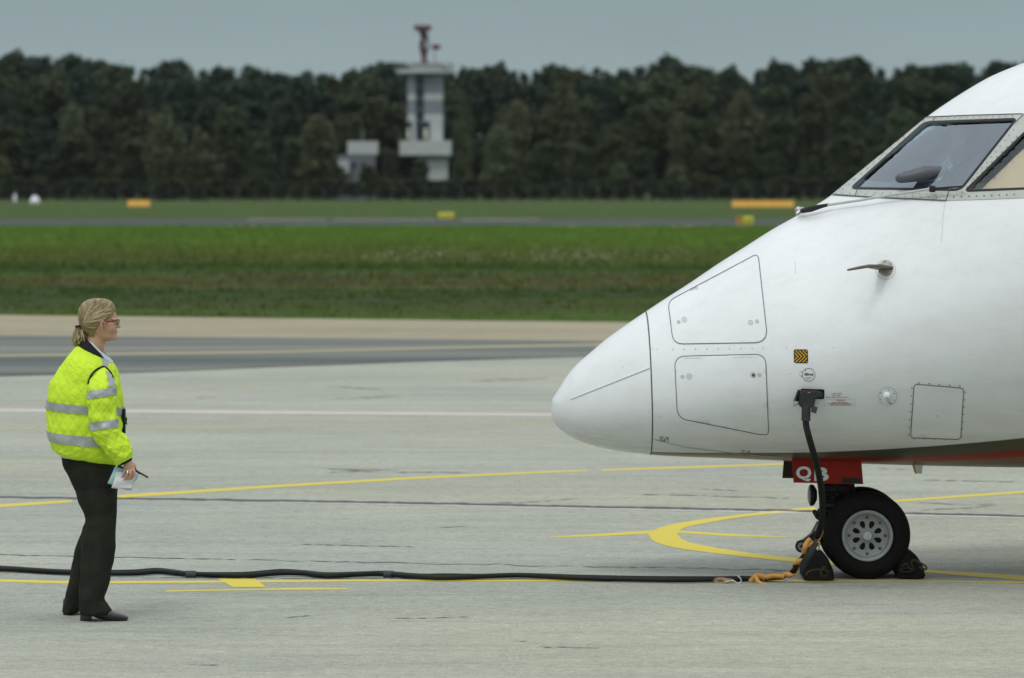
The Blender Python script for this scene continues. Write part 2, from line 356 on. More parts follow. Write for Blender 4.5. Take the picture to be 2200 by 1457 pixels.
line('guide_line', [(-500,1238), (0,1245), (150,1249), (500,1248), (800,1246), (1540,1246.5), (2000,1248), (2600,1256)], [(-500,1242), (0,1250.5), (150,1254.5), (500,1252), (800,1249.5), (1540,1249.5), (2000,1250.5), (2600,1259)], M_yel, 0.0012)
sheet('stop_mark', gp((468,1244), (548,1244), (572,1262), (500,1262)), 0.0018, M_yel)
line('guide_line', [(357,1268.8), (560,1265.4), (650,1263), (746,1264.6)], [(357,1272), (560,1268), (650,1267.5), (746,1266.8)], M_yel, 0.0012)
def seal(name, top, w_, mat, z=0.0024, jit=1.2, step=14):
    T = []; B = []
    x0, x1 = top[0][0], top[-1][0]; xs = [p[0] for p in top]; ys = [p[1] for p in top]
    x = x0
    while x <= x1:
        y = float(np.interp(x, xs, ys)) + jit*noise.noise(Vector((x*0.02, w_, 1))) + 0.5*jit*noise.noise(Vector((x*0.11, w_, 5)))
        ww = w_*max(.12, 0.8 + (1.6 if w_ < 1.4 else .6)*noise.noise(Vector((x*0.06, 8, w_+y*.1))))*min(1, .2+(x-x0)/30, .2+(x1-x)/30)
        T.append((x, y-ww/2)); B.append((x, y+ww/2)); x += step
    return line(name, T, B, mat, z)
seal('joint_seal', [(-600,1060), (0,1068.5), (400,1073), (840,1080), (1250,1088.5), (1700,1097.5), (2200,1109), (2800,1122)], 4.2, M_seal)
line('joint_edge', [(600,1079), (1700,1101), (2200,1112)], [(600,1080), (1700,1102.6), (2200,1113.6)], M_whi, 0.002)
seal('joint_seal', [(-400,1186), (0,1192), (370,1200), (520,1203)], 1.3, M_crack)
seal('joint_seal', [(520,1203), (700,1207), (1500,1222), (1700,1226)], 0.8, M_crack, jit=3)
seal('crack', [(300,1242), (1000,1244)], 0.8, M_crack)
for a in [[(735,1009),(800,1010),(860,1012)], [(1060,1083),(1250,1072)], [(1960,1079),(2060,1085),(2140,1084)], [(1970,1097),(2080,1092),(2140,1086)], [(1360,1063),(1480,1065),(1700,1071)], [(930,1134),(1010,1131)], [(1870,1007),(1960,1009)], [(1980,1032),(2200,1036)], [(640,1170),(900,1176)], [(830,1330),(1010,1326)], [(1150,1390),(1290,1393)], [(1500,1052),(1590,1054)], [(530,1014),(560,1014)], [(1100,1378),(1140,1377)], [(690,1007),(770,1012),(820,1015)], [(700,1016),(780,1013)], [(845,1016),(930,1014),(1010,1017)], [(410,1047),(440,1049)], [(610,1327),(690,1322)], [(400,1428),(480,1430)], [(420,855),(470,853)], [(700,830),(830,838)], [(700,858),(860,852)], [(1010,820),(1180,812)]]:
    seal('crack', a, 0.9, M_crack, jit=2.0, step=6)
# runway
line('runway', [(-2500,470.2), (0,470.2), (2200,470.5), (4500,470.5)], [(-2500,487), (0,487), (2200,487.3), (4500,487.3)], M_run, -0.004)
for x0, x1 in ((530,700), (720,935), (990,1160), (1760,1900)): line('runway_line', [(x0,471.2), (x1,471.2)], [(x0,471.7), (x1,471.7)], M_whi, 0.0)
for x0, x1 in ((480,600), (615,700), (1195,1420), (1440,1720), (2300,2500)): line('runway_line', [(x0,484.4), (x1,484.4)], [(x0,485.0), (x1,485.0)], M_whi, 0.0)

# grass tufts: one mass of blades over the strip between apron and runway
def tufts(n, y0, y1, hmin, hmax, nb=9, xw=0.155):
    yb = np.sqrt(rng.uniform(y0**2, y1**2, n)); xb = rng.uniform(-1, 1, n)*(yb*xw+2)
    e_lim = e0.y + (xb-e0.x)*sl + 0.05
    ok = yb > e_lim; yb = yb[ok]; xb = xb[ok]; n = len(yb)
    dens = np.array([noise.noise(Vector((a*0.12, b_*0.35, 0))) for a, b_ in zip(xb, yb)])
    hh = rng.uniform(hmin, hmax, n)*(0.8+0.9*np.clip(dens+0.2, 0, 1)); hh *= np.interp(yb, [70, 80, 100, 120, 200], [0.35, 0.55, 0.7, 1.3, 1.0])
    bx = np.repeat(xb, nb) + rng.normal(0, .12, n*nb); by = np.repeat(yb, nb) + rng.normal(0, .12, n*nb); bh = np.repeat(hh, nb)*rng.uniform(.5, 1.1, n*nb)
    an = rng.uniform(0, 2*PI, n*nb); wd = 0.012 + 0.0001*by; lean = rng.normal(0, .35, (n*nb, 2))*bh[:, None]
    V = np.zeros((n*nb, 3, 3))
    V[:, 0] = np.stack([bx-np.cos(an)*wd, by-np.sin(an)*wd, np.full_like(bx, -.02)], 1)
    V[:, 1] = np.stack([bx+np.cos(an)*wd, by+np.sin(an)*wd, np.full_like(bx, -.02)], 1)
    V[:, 2] = np.stack([bx+lean[:, 0], by+lean[:, 1], bh], 1)
    return V.reshape(-1, 3)
def tri_mesh(name, V, mat):
    me = bpy.data.meshes.new(name); nv = len(V); nf = nv//3
    me.vertices.add(nv); me.vertices.foreach_set('co', V.ravel()); me.loops.add(nv); me.loops.foreach_set('vertex_index', np.arange(nv))
    me.polygons.add(nf); me.polygons.foreach_set('loop_start', np.arange(0, nv, 3)); me.polygons.foreach_set('loop_total', np.full(nf, 3))
    me.update(); me.validate(); o = bpy.data.objects.new(name, me); COL.objects.link(o); me.materials.append(mat); return o
tag(tri_mesh('grass', tufts(30000, 62, 236, 0.06, 0.17), M_blade), 'green grass growing between the apron and the runway', 'grass', kind='stuff')
fl = []
for i in range(260):
    cx_ = random.gauss(0, 1); px_ = random.choice([840, 930, 1010, 1150, 1230, 1290, 1450]) + 45*cx_; q = G(px_, random.gauss(562, 7)); h_ = random.uniform(.15, .3)
    r_ = 0.028
    for k in range(2):
        a = random.uniform(0, PI); fl += [(q.x-r_*math.cos(a), q.y-r_*math.sin(a), h_), (q.x+r_*math.cos(a), q.y+r_*math.sin(a), h_), (q.x, q.y, h_+r_)]
tag(tri_mesh('flowers', np.array(fl), M_flower), 'pale wild flowers scattered in the long grass', 'flowers', kind='stuff')

# ---------------------------------------------------------------- trees
def leaf_cloud(blobs, n, size, drop=0.0):
    """many small leaf-clump faces spread through the crown's lobes"""
    vol = np.array([b_[3]*b_[4]*b_[5] for b_ in blobs])**0.75; pr = vol/vol.sum(); idx = rng.choice(len(blobs), n, p=pr)
    B = np.array(blobs)[idx]; d = rng.normal(size=(n, 3)); d /= np.linalg.norm(d, axis=1)[:, None]
    r_ = rng.uniform(0.45, 1.0, n)**0.6; r_ *= 1+rng.normal(0, .20, n)+(rng.random(n) < .08)*rng.uniform(0, .22, n); r_ = np.clip(r_, 0, 1.28)
    c = B[:, :3] + d*r_[:, None]*B[:, 3:6]
    u = rng.normal(size=(n, 3)); u[:, 2] *= 0.6; u /= np.linalg.norm(u, axis=1)[:, None]; v = np.cross(u, rng.normal(size=(n, 3))); v /= np.linalg.norm(v, axis=1)[:, None]
    s = size*rng.uniform(.5, 1.4, n)[:, None]
    return np.stack([c-u*s-v*s*.5, c+u*s-v*s*.6, c+v*s], 1).reshape(-1, 3)
def make_pine(k):
    r_ = random.Random(k); bl = []
    for j in range(13):
        z = r_.uniform(.40, .95); rr = (0.155*(1.05-z)**.5 + .03)
        a = r_.uniform(0, 6.3); o = r_.uniform(0, .10)*(1.1-z)*1.6
        bl.append((o*math.cos(a), o*math.sin(a), z, rr*r_.uniform(.5, .9), rr*r_.uniform(.5, .9), r_.uniform(.035, .06)))
    bl.append((0.02, 0, .93, .065, .065, .05)); bl.append((0, 0, .72, .09, .09, .22))
    for j in range(3): bl.append((r_.uniform(-.05, .05), 0, r_.uniform(.15, .35), .06, .06, .07))
    return bl
def make_spruce(k):
    r_ = random.Random(k); bl = []
    for j in range(14):
        z = .12 + .86*j/14; rr = .18*(1-z)+.02
        bl.append((r_.uniform(-.012, .012), r_.uniform(-.012, .012), z, rr, rr, .045))
    return bl
def make_broad(k):
    r_ = random.Random(k); bl = []
    for j in range(15):
        z = r_.uniform(.25, .90); a = r_.uniform(0, 6.3); w_ = math.sin(PI*min(1, max(0.05, (z-.05)/.95))); o = r_.uniform(.02, .15)*w_
        rr = r_.uniform(.06, .11); bl.append((o*math.cos(a), o*math.sin(a), z, rr, rr, rr*.8))
    bl.append((0, 0, .55, .13, .13, .30)); return bl
def make_column(k):
    r_ = random.Random(k); bl = []
    for j in range(12):
        z = .08+.88*j/12; w_ = math.sin(PI*min(1, (z+.18)/1.2))**1.2; bl.append((r_.uniform(-.03, .03), r_.uniform(-.03, .03), z, .16*w_, .16*w_, .09))
    return bl
def trunk_mesh(k, top=.9):
    r_ = random.Random(k); m = MB(); pts = [(r_.uniform(-.01, .01)*i, r_.uniform(-.01, .01)*i, top*i/6) for i in range(7)]; pts[0] = (0, 0, -.01)
    m.tube(pts, [.017, .014, .012, .010, .008, .005, .002], 7)
    for j in range(9):
        z = r_.uniform(.3, .8); a = r_.uniform(0, 6.3); L = r_.uniform(.07, .13); p = Vector(pts[0]).lerp(Vector(pts[-1]), z/top)
        m.tube([p, p+Vector((math.cos(a)*L*.5, math.sin(a)*L*.5, .02)), p+Vector((math.cos(a)*L, math.sin(a)*L, .05))], [.006, .004, .0015], 5)
    return m
protos = []
def proto(kind, bl, mat, n, size, k, top):
    me = tri_mesh('crown', leaf_cloud(bl, n, size), mat); tm = trunk_mesh(k, top).obj('trunk', M_bark)
    protos.append((kind, me, tm, [False]))
for k in range(4): proto('pine', make_pine(k), M_pine, 6500, .019, k, .92)
for k in range(2): proto('spruce', make_spruce(10+k), M_pine, 4200, .018, 10+k, .95)
for k in range(4): proto('broad', make_broad(20+k), M_broad, 7500, .018, 20+k, .72)
proto('pale', make_broad(31), M_pale, 5500, .020, 31, .72)
proto('pale_col', make_column(32), M_pale, 4600, .019, 32, .9)
proto('shrub', make_broad(41), M_broad, 3600, .03, 41, .6); proto('shrub', make_broad(42), M_broad, 3600, .03, 42, .6)
bykind = {}
for i, p_ in enumerate(protos): bykind.setdefault(p_[0], []).append(i)
def tree(kind, x, y, h_, wscale=1.0, name='tree', label='', group=None, cat='tree', z0=-0.012):
    p_ = protos[random.choice(bykind[kind])]
    e_ = empty(name, (x, y, z0), label, cat, group); e_.rotation_euler.z = random.uniform(0, 6.3); e_.scale = (h_*wscale, h_*wscale*.85, h_)
    for src in (p_[2], p_[1]):
        c = src if not p_[3][0] else src.copy()
        if p_[3][0]: COL.objects.link(c)
        c.parent = e_
    p_[3][0] = True
    return e_
def at(px, Y): return (px-CX)/FP*Y
def hz(py, Y): return CH-(py-HZ)/FP*Y
sky_x = [-900,-500,-200,0,40,75,110,140,165,200,260,310,330,390,420,450,480,515,545,585,650,700,740,770,800,840,880,960,1000,1035,1080,1130,1200,1230,1270,1300,1340,1380,1410,1450,1480,1530,1590,1640,1680,1720,1740,1800,1855,1900,1950,2010,2060,2100,2150,2190,2300,2500,2900,3300]
sky_y = [120,105,130,114,104,112,118,106,118,126,136,133,128,124,140,130,145,128,140,160,152,150,160,148,132,128,152,136,142,140,138,142,134,140,128,158,150,128,118,124,135,138,150,140,128,152,124,130,120,140,130,140,128,150,130,124,128,130,120,130]
# individual tops along the skyline, behind everything
TL = {'pine': ('pine_tree', 'dark pine with an uneven top in the wood behind the airfield fence'), 'spruce': ('spruce_tree', 'dark pointed conifer in the wood behind the airfield fence'), 'broad': ('leafy_tree', 'dull green broadleaf tree in the wood behind the airfield fence')}
GR = {'pine': 'pines in the wood', 'spruce': 'pointed conifers in the wood', 'broad': 'leafy trees in the wood'}
x = -620
while x < 2900:
    Y = random.uniform(745, 765); y = float(np.interp(x, sky_x, sky_y)) + random.uniform(-3, 7)
    k = random.choices(['pine', 'spruce', 'broad'], [.58, .26, .16])[0]
    tree(k, at(x, Y), Y, hz(y, Y)+.3, random.uniform(.85, 1.2)*(1.0 if k != 'spruce' else 1.05), TL[k][0], TL[k][1], GR[k]); x += random.uniform(22, 35)
x = -600
while x < 2900:
    Y = random.uniform(722, 738); y = float(np.interp(x, sky_x, sky_y)) + random.uniform(8, 45)
    k = random.choices(['pine', 'broad', 'spruce'], [.45, .45, .1])[0]
    tree(k, at(x, Y), Y, hz(y, Y), random.uniform(1.0, 1.35), TL[k][0], TL[k][1], GR[k]); x += random.uniform(40, 62)
x = -600
while x < 2900:
    Y = random.uniform(700, 716); y = float(np.interp(x, sky_x, sky_y)) + random.uniform(50, 150)
    if not 860 < x < 970:
        k = random.choices(['pine', 'broad'], [.25, .75])[0]
        tree(k, at(x, Y), Y, hz(y, Y), random.uniform(1.1, 1.5), TL[k][0], TL[k][1], GR[k])
    x += random.uniform(48, 76)
x = -600
while x < 2900:
    Y = random.uniform(664, 676); y = random.uniform(255, 360)
    if not (700 < x < 1010):
        tree('broad', at(x, Y), Y, hz(y, Y), random.uniform(1.3, 1.8), TL['broad'][0], TL['broad'][1], GR['broad'])
    x += random.uniform(60, 90)
for px_, y, Y, k, ws, lab in [(355, 222, 660, 'pale_col', 1.3, 'tall pale slender tree above the left orange marker board'),
        (432, 272, 658, 'pale_col', 1.5, 'short pale pointed tree right of the taller slender pale tree'),
        (682, 238, 662, 'pale', 1.35, 'broad yellowish green tree left of the small grey building'),
        (1072, 262, 662, 'pale', 1.25, 'round olive green tree right of the radar tower'),
        (988, 238, 695, 'pale_col', .8, 'thin yellowish tree just right of the radar tower shaft'),
        (1110, 205, 700, 'pale', 1.0, 'light green tree top high in the wood right of the radar tower'),
        (1215, 165, 705, 'pale', .95, 'light green crown near the skyline in the wood right of the radar tower'),
        (1330, 345, 655, 'pale', 1.5, 'low grey green rounded tree by the fence right of the radar tower'),
        (1460, 232, 702, 'pale', .8, 'brownish crown halfway up the wood left of the aircraft nose top'),
        (1450, 352, 655, 'pale', 1.9, 'low spreading pale bush shaped tree behind the hedge left of the orange board'),
        (1590, 185, 700, 'pale', 1.0, 'light green crown high in the wood above the right orange board'),
        (0, 330, 655, 'pale', 1.6, 'olive tree at the left edge behind the fence'),
        (155, 215, 690, 'pale', .9, 'greyish crown in the wood above the white domed hut'),
        (560, 300, 660, 'broad', 1.2, 'dark rounded tree between the pale pointed tree and the broad yellowish tree'),
        (838, 318, 664, 'broad', 1.0, 'dark leafy tree between the small grey building and the radar tower'),
        (903, 338, 655, 'broad', 1.25, 'low dark bushy tree hiding the left of the radar tower base'),
        (985, 345, 655, 'broad', 1.3, 'low dark bushy tree hiding the right of the radar tower base'),
        (790, 352, 655, 'broad', 1.5, 'low dark rounded tree in front of the small grey building'),
        (722, 345, 655, 'broad', 1.2, 'low dark tree covering the left corner of the small grey building')]:
    tree(k, at(px_, Y), Y, hz(y, Y), ws, 'tree', lab)
x = -560; 
while x < 2900:
    Y = random.uniform(646, 650); y = 387 + random.uniform(-7, 7)
    tree('shrub', at(x, Y), Y, hz(y, Y)*1.12, random.uniform(2.6, 3.2), 'hedge_shrub', 'dark green shrub in the low hedge along the airfield fence', 'hedge shrubs', 'shrub'); x += random.uniform(27, 36)
# wood mass far behind, seen only through gaps
V = []
for i in range(60): V.append(leaf_cloud([(at(-700+62*i, 800)+random.uniform(-2, 2), 800, 8, 4.5, 3, 8.5), (at(-700+62*i, 800), 800, 3, 5, 3, 5)], 700, .6))
for i in range(90):                       # the wood runs on beyond both sides of the frame
    for c0, sg_ in ((-640, -1), (2920, 1)):
        px_ = c0+sg_*62*i; xx = at(px_, 745); hh = 20+2.5*noise.noise(Vector((i*.5, sg_, 0))); V.append(leaf_cloud([(xx+random.uniform(-1, 1), 745+random.uniform(-4, 4), hh*.5, 4.2, 3, hh*.5), (xx, 735, hh*.3, 4.5, 3, hh*.35)], 1100, .42))
tag(tri_mesh('wood', np.concatenate(V), M_pine), 'dark wood showing between the trunks behind the fence', 'wood', kind='stuff')

# ---------------------------------------------------------------- fence
M_fence = pmat('galvanised_steel', (0.16,0.18,0.18), 0.6, 0.3, var=.15)
fen = empty('perimeter_fence', (0, 637, -0.012), 'grey wire perimeter fence with evenly spaced posts in front of the hedge', 'fence')
x0, x1, zf = at(-700, 637), at(2900, 637), hz(404, 637)
proto_post = None; i = 0; x = x0
while x < x1:
    if proto_post is None:
        proto_post = MB().box((0, 0, zf/2), (.07, .07, zf)).tube([(0, 0, zf), (0, -.25, zf+.25)], .04, 6).obj('post', M_fence, fen); o = proto_post
    else: o = proto_post.copy(); COL.objects.link(o); o.parent = fen
    o.location = (x, 0, 0); x += 2.6
m = MB()
for z in (.15, .65, 1.1, 1.55, zf-.1, zf+.12): m.box(((x0+x1)/2, 0, z), (x1-x0, .012, .012))
m.obj('wires', M_fence, fen)

# ---------------------------------------------------------------- radar tower
M_tw = pmat('white_cladding', (0.42,0.455,0.455), .6, var=.06, scale=.6); M_tg = pmat('grey_cladding', (0.19,0.215,0.25), .6, var=.08, scale=.6)
M_td = pmat('dark_glazing', (0.02,0.025,0.035), .25, var=.1); M_red = pmat('red_steel', (0.15,0.045,0.045), .5, var=.1); M_rg = pmat('grey_steel', (0.25,0.27,0.28), .5, var=.1)
YT = 692; X_ = lambda p_: at(p_, YT); Z_ = lambda p_: hz(p_, YT)
tw = empty('radar_tower', (X_(914), YT, -0.012), 'white and grey radar tower with a red antenna rising above the wood', 'tower')
def bx(m, x0, x1, y0, y1, yc, dep): return m.box(((X_(x0)+X_(x1))/2, yc, (Z_(y0)+Z_(y1))/2), (X_(x1)-X_(x0), dep, abs(Z_(y1)-Z_(y0))))
D = X_(952)-X_(876)
for a, b_, mt, nm in [(160, 203, M_tg, 'grey_panel'), (203, 216, M_tw, 'white_panel'), (216, 246, M_tg, 'grey_panel'), (246, 303, M_tw, 'white_panel')]:
    bx(bx(MB(), 876.5, 894, a, b_-.02, YT, D), 912, 951.5, a, b_-.02, YT, D).obj(nm, mt, tw, smooth=False)
bx(MB(), 894, 912, 160, 303, YT+.25, D-.3).obj('stair_glazing', M_td, tw, smooth=False)
m = MB()
for y in (185, 210, 235, 260): bx(m, 894.2, 911.8, y, y+1.6, YT-D/2+.42, .12)
m.obj('floor_band', M_rg, tw, smooth=False)
m = MB(); zt, zb = Z_(150), Z_(160); cxt = X_(914)
m.lathe([(zb, D*.62), (zb+.15, X_(976)-X_(914)), (zt, X_(976)-X_(914)), (zt, .1)], (cxt, YT, 0), 'Z', 24); m.obj('platform', M_tw, tw, smooth=True, sharp=30)
bx(MB(), 884, 950, 137, 149.8, YT, D*.8).obj('plant_room', M_rg, tw, smooth=False)
m = MB(); rr = X_(974)-X_(914)
for k in range(28):
    a = 2*PI*k/28; p = Vector((cxt+rr*math.cos(a), YT+rr*math.sin(a), zt)); m.tube([p, p+Vector((0, 0, 1.0))], .035, 5)
for zz in (.5, 1.0):
    m.tube([Vector((cxt+rr*math.cos(2*PI*k/28), YT+rr*math.sin(2*PI*k/28), zt+zz)) for k in range(29)], .03, 5, cap=False)
m.obj('railing', M_fence, tw)
bx(MB(), 860, 970, 303, 334, YT, D*1.9).obj('base_block', M_tw, tw, smooth=False)
bx(MB(), 905, 962, 334, 400, YT, D*1.4).obj('entrance_block', M_tw, tw, smooth=False)
bx(MB(), 898, 966, 334, 343, YT, D*1.45).obj('shade_band', M_tg, tw, smooth=False)
for q_ in ((872, 886), (908, 924)): bx(MB(), *q_, 262, 300, YT-D/2-.05, .15).obj('window_bay', M_td, tw, smooth=False)
M_bl = pmat('cream_blind', (.6, .57, .45), .8)
for q_ in ((876, 882), (912, 919)): bx(MB(), *q_, 276, 298, YT-D/2-.18, .06).obj('blind', M_bl, tw, smooth=False)
m = MB(); zr0, zr1 = Z_(137), Z_(122); m.tube([(cxt-.2, YT, zr0), (cxt-.2, YT, zr1)], [.75, .35], 12); m.tube([(cxt-.2, YT, zr1), (cxt-.6, YT, Z_(105)), (cxt-.3, YT, Z_(88))], [.5, .45, .3], 10); m.obj('antenna_pedestal', M_red, tw)
m = MB()                                     # curved lattice reflector seen nearly edge on
for k in range(9):
    f_ = k/8; pts = []
    for j in range(9):
        g = j/8*2-1; pts.append((cxt-.2+1.0*math.cos(g*1.1)*(.9)-.3, YT+(-2.6+5.2*f_), Z_(92)+g*2.6))
    m.tube(pts, .15, 5)
for j in range(9):
    g = j/8*2-1; m.tube([(cxt-.5+1.0*math.cos(g*1.1)*.9, YT-2.6, Z_(92)+g*2.6), (cxt-.5+1.0*math.cos(g*1.1)*.9, YT+2.6, Z_(92)+g*2.6)], .12, 5)
m.obj('reflector', pmat('brown_lattice', (.10,.06,.06), .6), tw)
m = MB(); m.box((X_(908), YT, Z_(60)), (2.8, 5.4, .75), bev=.1); m.tube([(X_(905), YT, Z_(66)), (X_(911), YT, Z_(80)), (X_(905), YT, Z_(95)), (X_(914), YT, Z_(115))], [.5, .45, .4, .35], 8); m.obj('secondary_antenna', M_red, tw)
m = MB(); m.tube([(X_(934), YT, Z_(137)), (X_(934), YT, Z_(108))], .08, 6); m.ell((X_(937), YT, Z_(101)), (.85, .8, .5), n=12); m.obj('small_antenna', M_red, tw)
m = MB()
for p_ in (846, 872, 888, 966): m.tube([(X_(p_), YT, Z_(150)), (X_(p_), YT, Z_(126))], .05, 5)
m.tube([(X_(846), YT, Z_(149)), (X_(870), YT, Z_(152))], .09, 5); m.obj('whip_antenna', M_rg, tw)
reparent(tw)
# small building
YB = 684; bd = empty('building', (at(770, YB), YB, -0.012), 'small flat roofed grey building half hidden by trees left of the radar tower', 'building')
def bb(m, x0, x1, y0, y1, yc, dep): return m.box(((at(x0, YB)+at(x1, YB))/2, yc, (hz(y0, YB)+hz(y1, YB))/2), (at(x1, YB)-at(x0, YB), dep, abs(hz(y1, YB)-hz(y0, YB))))
bb(MB(), 748, 812, 304, 332, YB, 6).obj('roof_storey', M_tw, bd, smooth=False)
bb(MB(), 727, 806, 334, 431, YB, 7).obj('wall', pmat('building_wall', (.13,.135,.16), .7), bd, smooth=False)
m = MB(); 
for q in (738, 758, 778): bb(m, q, q+9, 350, 362, YB-3.52, .1)
m.obj('window', M_td, bd, smooth=False)
bb(MB(), 730, 752, 345, 372, YB-4.2, 1.2).obj('porch', M_tw, bd, smooth=False)
MB().tube([(at(779, YB), YB, hz(304, YB)), (at(779, YB), YB, hz(276, YB))], .07, 6).obj('mast', M_rg, bd)
reparent(bd)

# ---------------------------------------------------------------- boards and signs on the airfield
M_or = pmat('orange_board', (0.62,0.33,0.03), .6, var=.12, scale=2); M_ys = pmat('yellow_sign', (0.60,0.58,0.06), .5, var=.06); M_ysb = pmat('ochre_side', (0.42,0.24,0.04), .6); M_ink = pmat('black_ink', (0.02,0.02,0.02), .6)
def orange(px0, px1, yt, yb, label, segs):
    d = FP*CH/(yb-HZ); c = at((px0+px1)/2, d); e_ = empty('marker_board', (c, d, -0.012), label, 'marker board', 'orange marker boards'); Lx = at(px1, d)-at(px0, d); h_ = hz(yt, d)
    for k in range(segs):
        x = c-Lx/2+Lx*(k+.5)/segs; ww = Lx/segs-.02
        MB().prism([(x-ww/2, d, -0.012), (x-ww/2, d+.9, -0.012), (x-ww/2, d+.5, h_), (x-ww/2, d+.35, h_)], (ww, 0, 0)).obj('board_section', M_or, e_, smooth=False)
    m = MB()
    for k in range(segs+1): m.box((c-Lx/2+Lx*k/segs, d+.45, h_*.45), (.05, .5, h_*.85))
    m.obj('bracket', M_rg, e_, smooth=False); reparent(e_)
orange(274, 322, 430.5, 443, 'short orange marker board on the grass at the left', 2)
orange(1573, 1706, 431.5, 444.5, 'long orange marker board on the grass beside the aircraft nose', 4)
def rsign(px0, px1, yt, yb, label, side, strokes):
    d = FP*CH/(yb-HZ); xa, xb = at(px0, d), at(px1, d); zt = hz(yt, d); e_ = empty('taxi_sign', ((xa+xb)/2, d, -0.012), label, 'sign')
    MB().box(((xa+xb)/2, d+.12, zt/2+.05), (xb-xa, .24, zt-.1), bev=.03).obj('sign_box', M_ys, e_)
    if side: MB().prism([(xa-.002, d+.0, .06), (xa-side, d+.5, .06), (xa-side, d+.5, zt), (xa-.002, d, zt)], (0, .1, 0)).obj('side_panel', M_ysb, e_, smooth=False)
    m = MB()
    for (u, v_, ww, hh) in strokes: m.box((xa+(xb-xa)*u, d-.004, zt*v_), ((xb-xa)*ww, .006, zt*hh))
    m.obj('lettering', M_ink, e_, smooth=False)
    m = MB()
    for u in (.15, .85): m.box((xa+(xb-xa)*u, d+.12, .03), (.08, .1, .12))
    m.obj('foot', M_rg, e_, smooth=False); reparent(e_)
rsign(941.5, 975, 456.5, 473.6, 'wide yellow sign standing at the far edge of the runway', 0, [(.25,.6,.05,.3),(.32,.45,.08,.06),(.52,.42,.2,.04),(.72,.6,.04,.3),(.62,.6,.04,.3)])
rsign(1597, 1619, 464.8, 486.5, 'squarish yellow sign with an ochre side panel near the runway edge', .35, [(.35,.62,.06,.25),(.55,.62,.25,.05),(.55,.45,.25,.05),(.8,.55,.05,.4)])
M_dome = pmat('white_fibreglass', (0.72,0.74,0.80), .35, var=.04)
def dome(px_, yt, yb, w_, label):
    d = FP*CH/(yb-HZ); x = at(px_, d); zt = hz(yt, d); r_ = w_/2*d/FP; e_ = empty('equipment_hut', (x, d, -0.012), label, 'hut')
    MB().lathe([(0, r_*1.15), (zt*.35, r_*1.1), (zt*.4, r_), (zt*.7, r_*.85), (zt*.9, r_*.5), (zt, .03)], (x, d, 0), 'Z', 20).obj('dome', M_dome, e_)
    MB().box((x, d-r_*1.14, zt*.2), (r_*.5, .03, zt*.3)).obj('hatch', M_rg, e_, smooth=False); reparent(e_)
dome(75, 420.5, 436.8, 19, 'bright white domed hut on the far grass at the left')
dome(32, 416, 434, 7, 'smaller dull white domed hut left of the bright white one')

# ================================================================ aircraft
D0 = 24.43; K = D0/FP
XW = lambda px: (px-CX)*K
ZW = lambda py: CH-(py-HZ)*K
TIP = 1183.2
top = [(1183.2,875),(1186.8,857),(1195.7,842.6),(1213.5,814),(1231.4,790.9),(1267,758.7),(1302.8,728.4),(1338.4,702.7),(1384.8,671.3),(1431,641),(1481,608.9),(1552.6,560.7),(1600,531),(1660,493),(1720.4,459),(1783.5,421.4),(1792,414.5),(1855,363),(1920,310.5),(1985,257),(1996,248),(2044,214.7),(2085.5,188.6),(2126.6,165.3),(2154,153),(2200,135),(2300,100),(2420,68),(2580,38),(2760,20),(2950,14),(5200,14)]
bot = [(1183.2,875),(1185,892.6),(1190,905),(1199,917.6),(1214,930),(1231,940.8),(1267,955),(1320.6,967.5),(1395.5,976.4),(1431,979),(1563,984),(1688,989.5),(1850,995.5),(2000,1000),(2200,1003.5),(2500,1005),(5200,1005)]
sq = lambda x: math.sqrt(max(0, x-TIP))
f_top = pchip([sq(p[0]) for p in top], [p[1] for p in top]); f_bot = pchip([sq(p[0]) for p in bot], [p[1] for p in bot])
f_w = pchip([sq(TIP+t_/K) for t_ in (0,.015,.06,.15,.3,.575,1.0,1.5,2.0,2.5,3.0,3.6,4.4,11)], [0,.075,.15,.245,.35,.50,.70,.88,1.04,1.17,1.26,1.32,1.345,1.345])
f_c = pchip([sq(x) for x in (1183.2,1250,1395,1700,2000,2200,2500,3000,5200)], [875,868,842,770,670,610,545,510,510])
f_n = pchip([0, sq(1395), sq(1650), sq(1800), sq(1950), sq(2100), sq(2400), sq(5200)], [2.0,2.0,1.9,1.68,1.66,1.8,2.0,2.0])
def S(px, th, off=0.0):
    s = sq(px); zt, zb, zc, wd, n = ZW(f_top(s)), ZW(f_bot(s)), ZW(f_c(s)), f_w(s), f_n(s)
    zc = min(max(zc, zb), zt)
    c_, s_ = math.cos(th), math.sin(th); nn = n if c_ > 0 else 2.0
    sg = lambda v: math.copysign(1, v)
    return Vector((XW(px), D0-(wd-off*1.0)*sg(s_)*abs(s_)**(2/nn), zc+((zt-zc) if c_ > 0 else (zc-zb))*sg(c_)*abs(c_)**(2/nn)*(1-off/max(.3, zt-zb)*2)))
def theta_of(p):
    px = p.x/K+CX; s = sq(px); zt, zb, zc, wd, n = ZW(f_top(s)), ZW(f_bot(s)), ZW(f_c(s)), f_w(s), f_n(s)
    up = p.z > zc; nn = n if up else 2.0; a = (zt-zc) if up else (zc-zb)
    return math.atan2((abs(D0-p.y)/wd)**(nn/2), (1 if up else -1)*min(1, abs(p.z-zc)/a)**(nn/2)), px
NT = 128
def seam_x(th): return 1391.5 - 4.5*math.cos(th)*1.0 + 3.0*abs(math.sin(th))
def ring_(px_f, off=0.0): return [S(px_f(2*PI*k/NT), 2*PI*k/NT, off) for k in range(NT)]
def uvring(px_f): return [(px_f(2*PI*k/NT)/1000, (2*PI*k/NT if k <= NT/2 else 2*PI-2*PI*k/NT)/PI) for k in range(NT)]
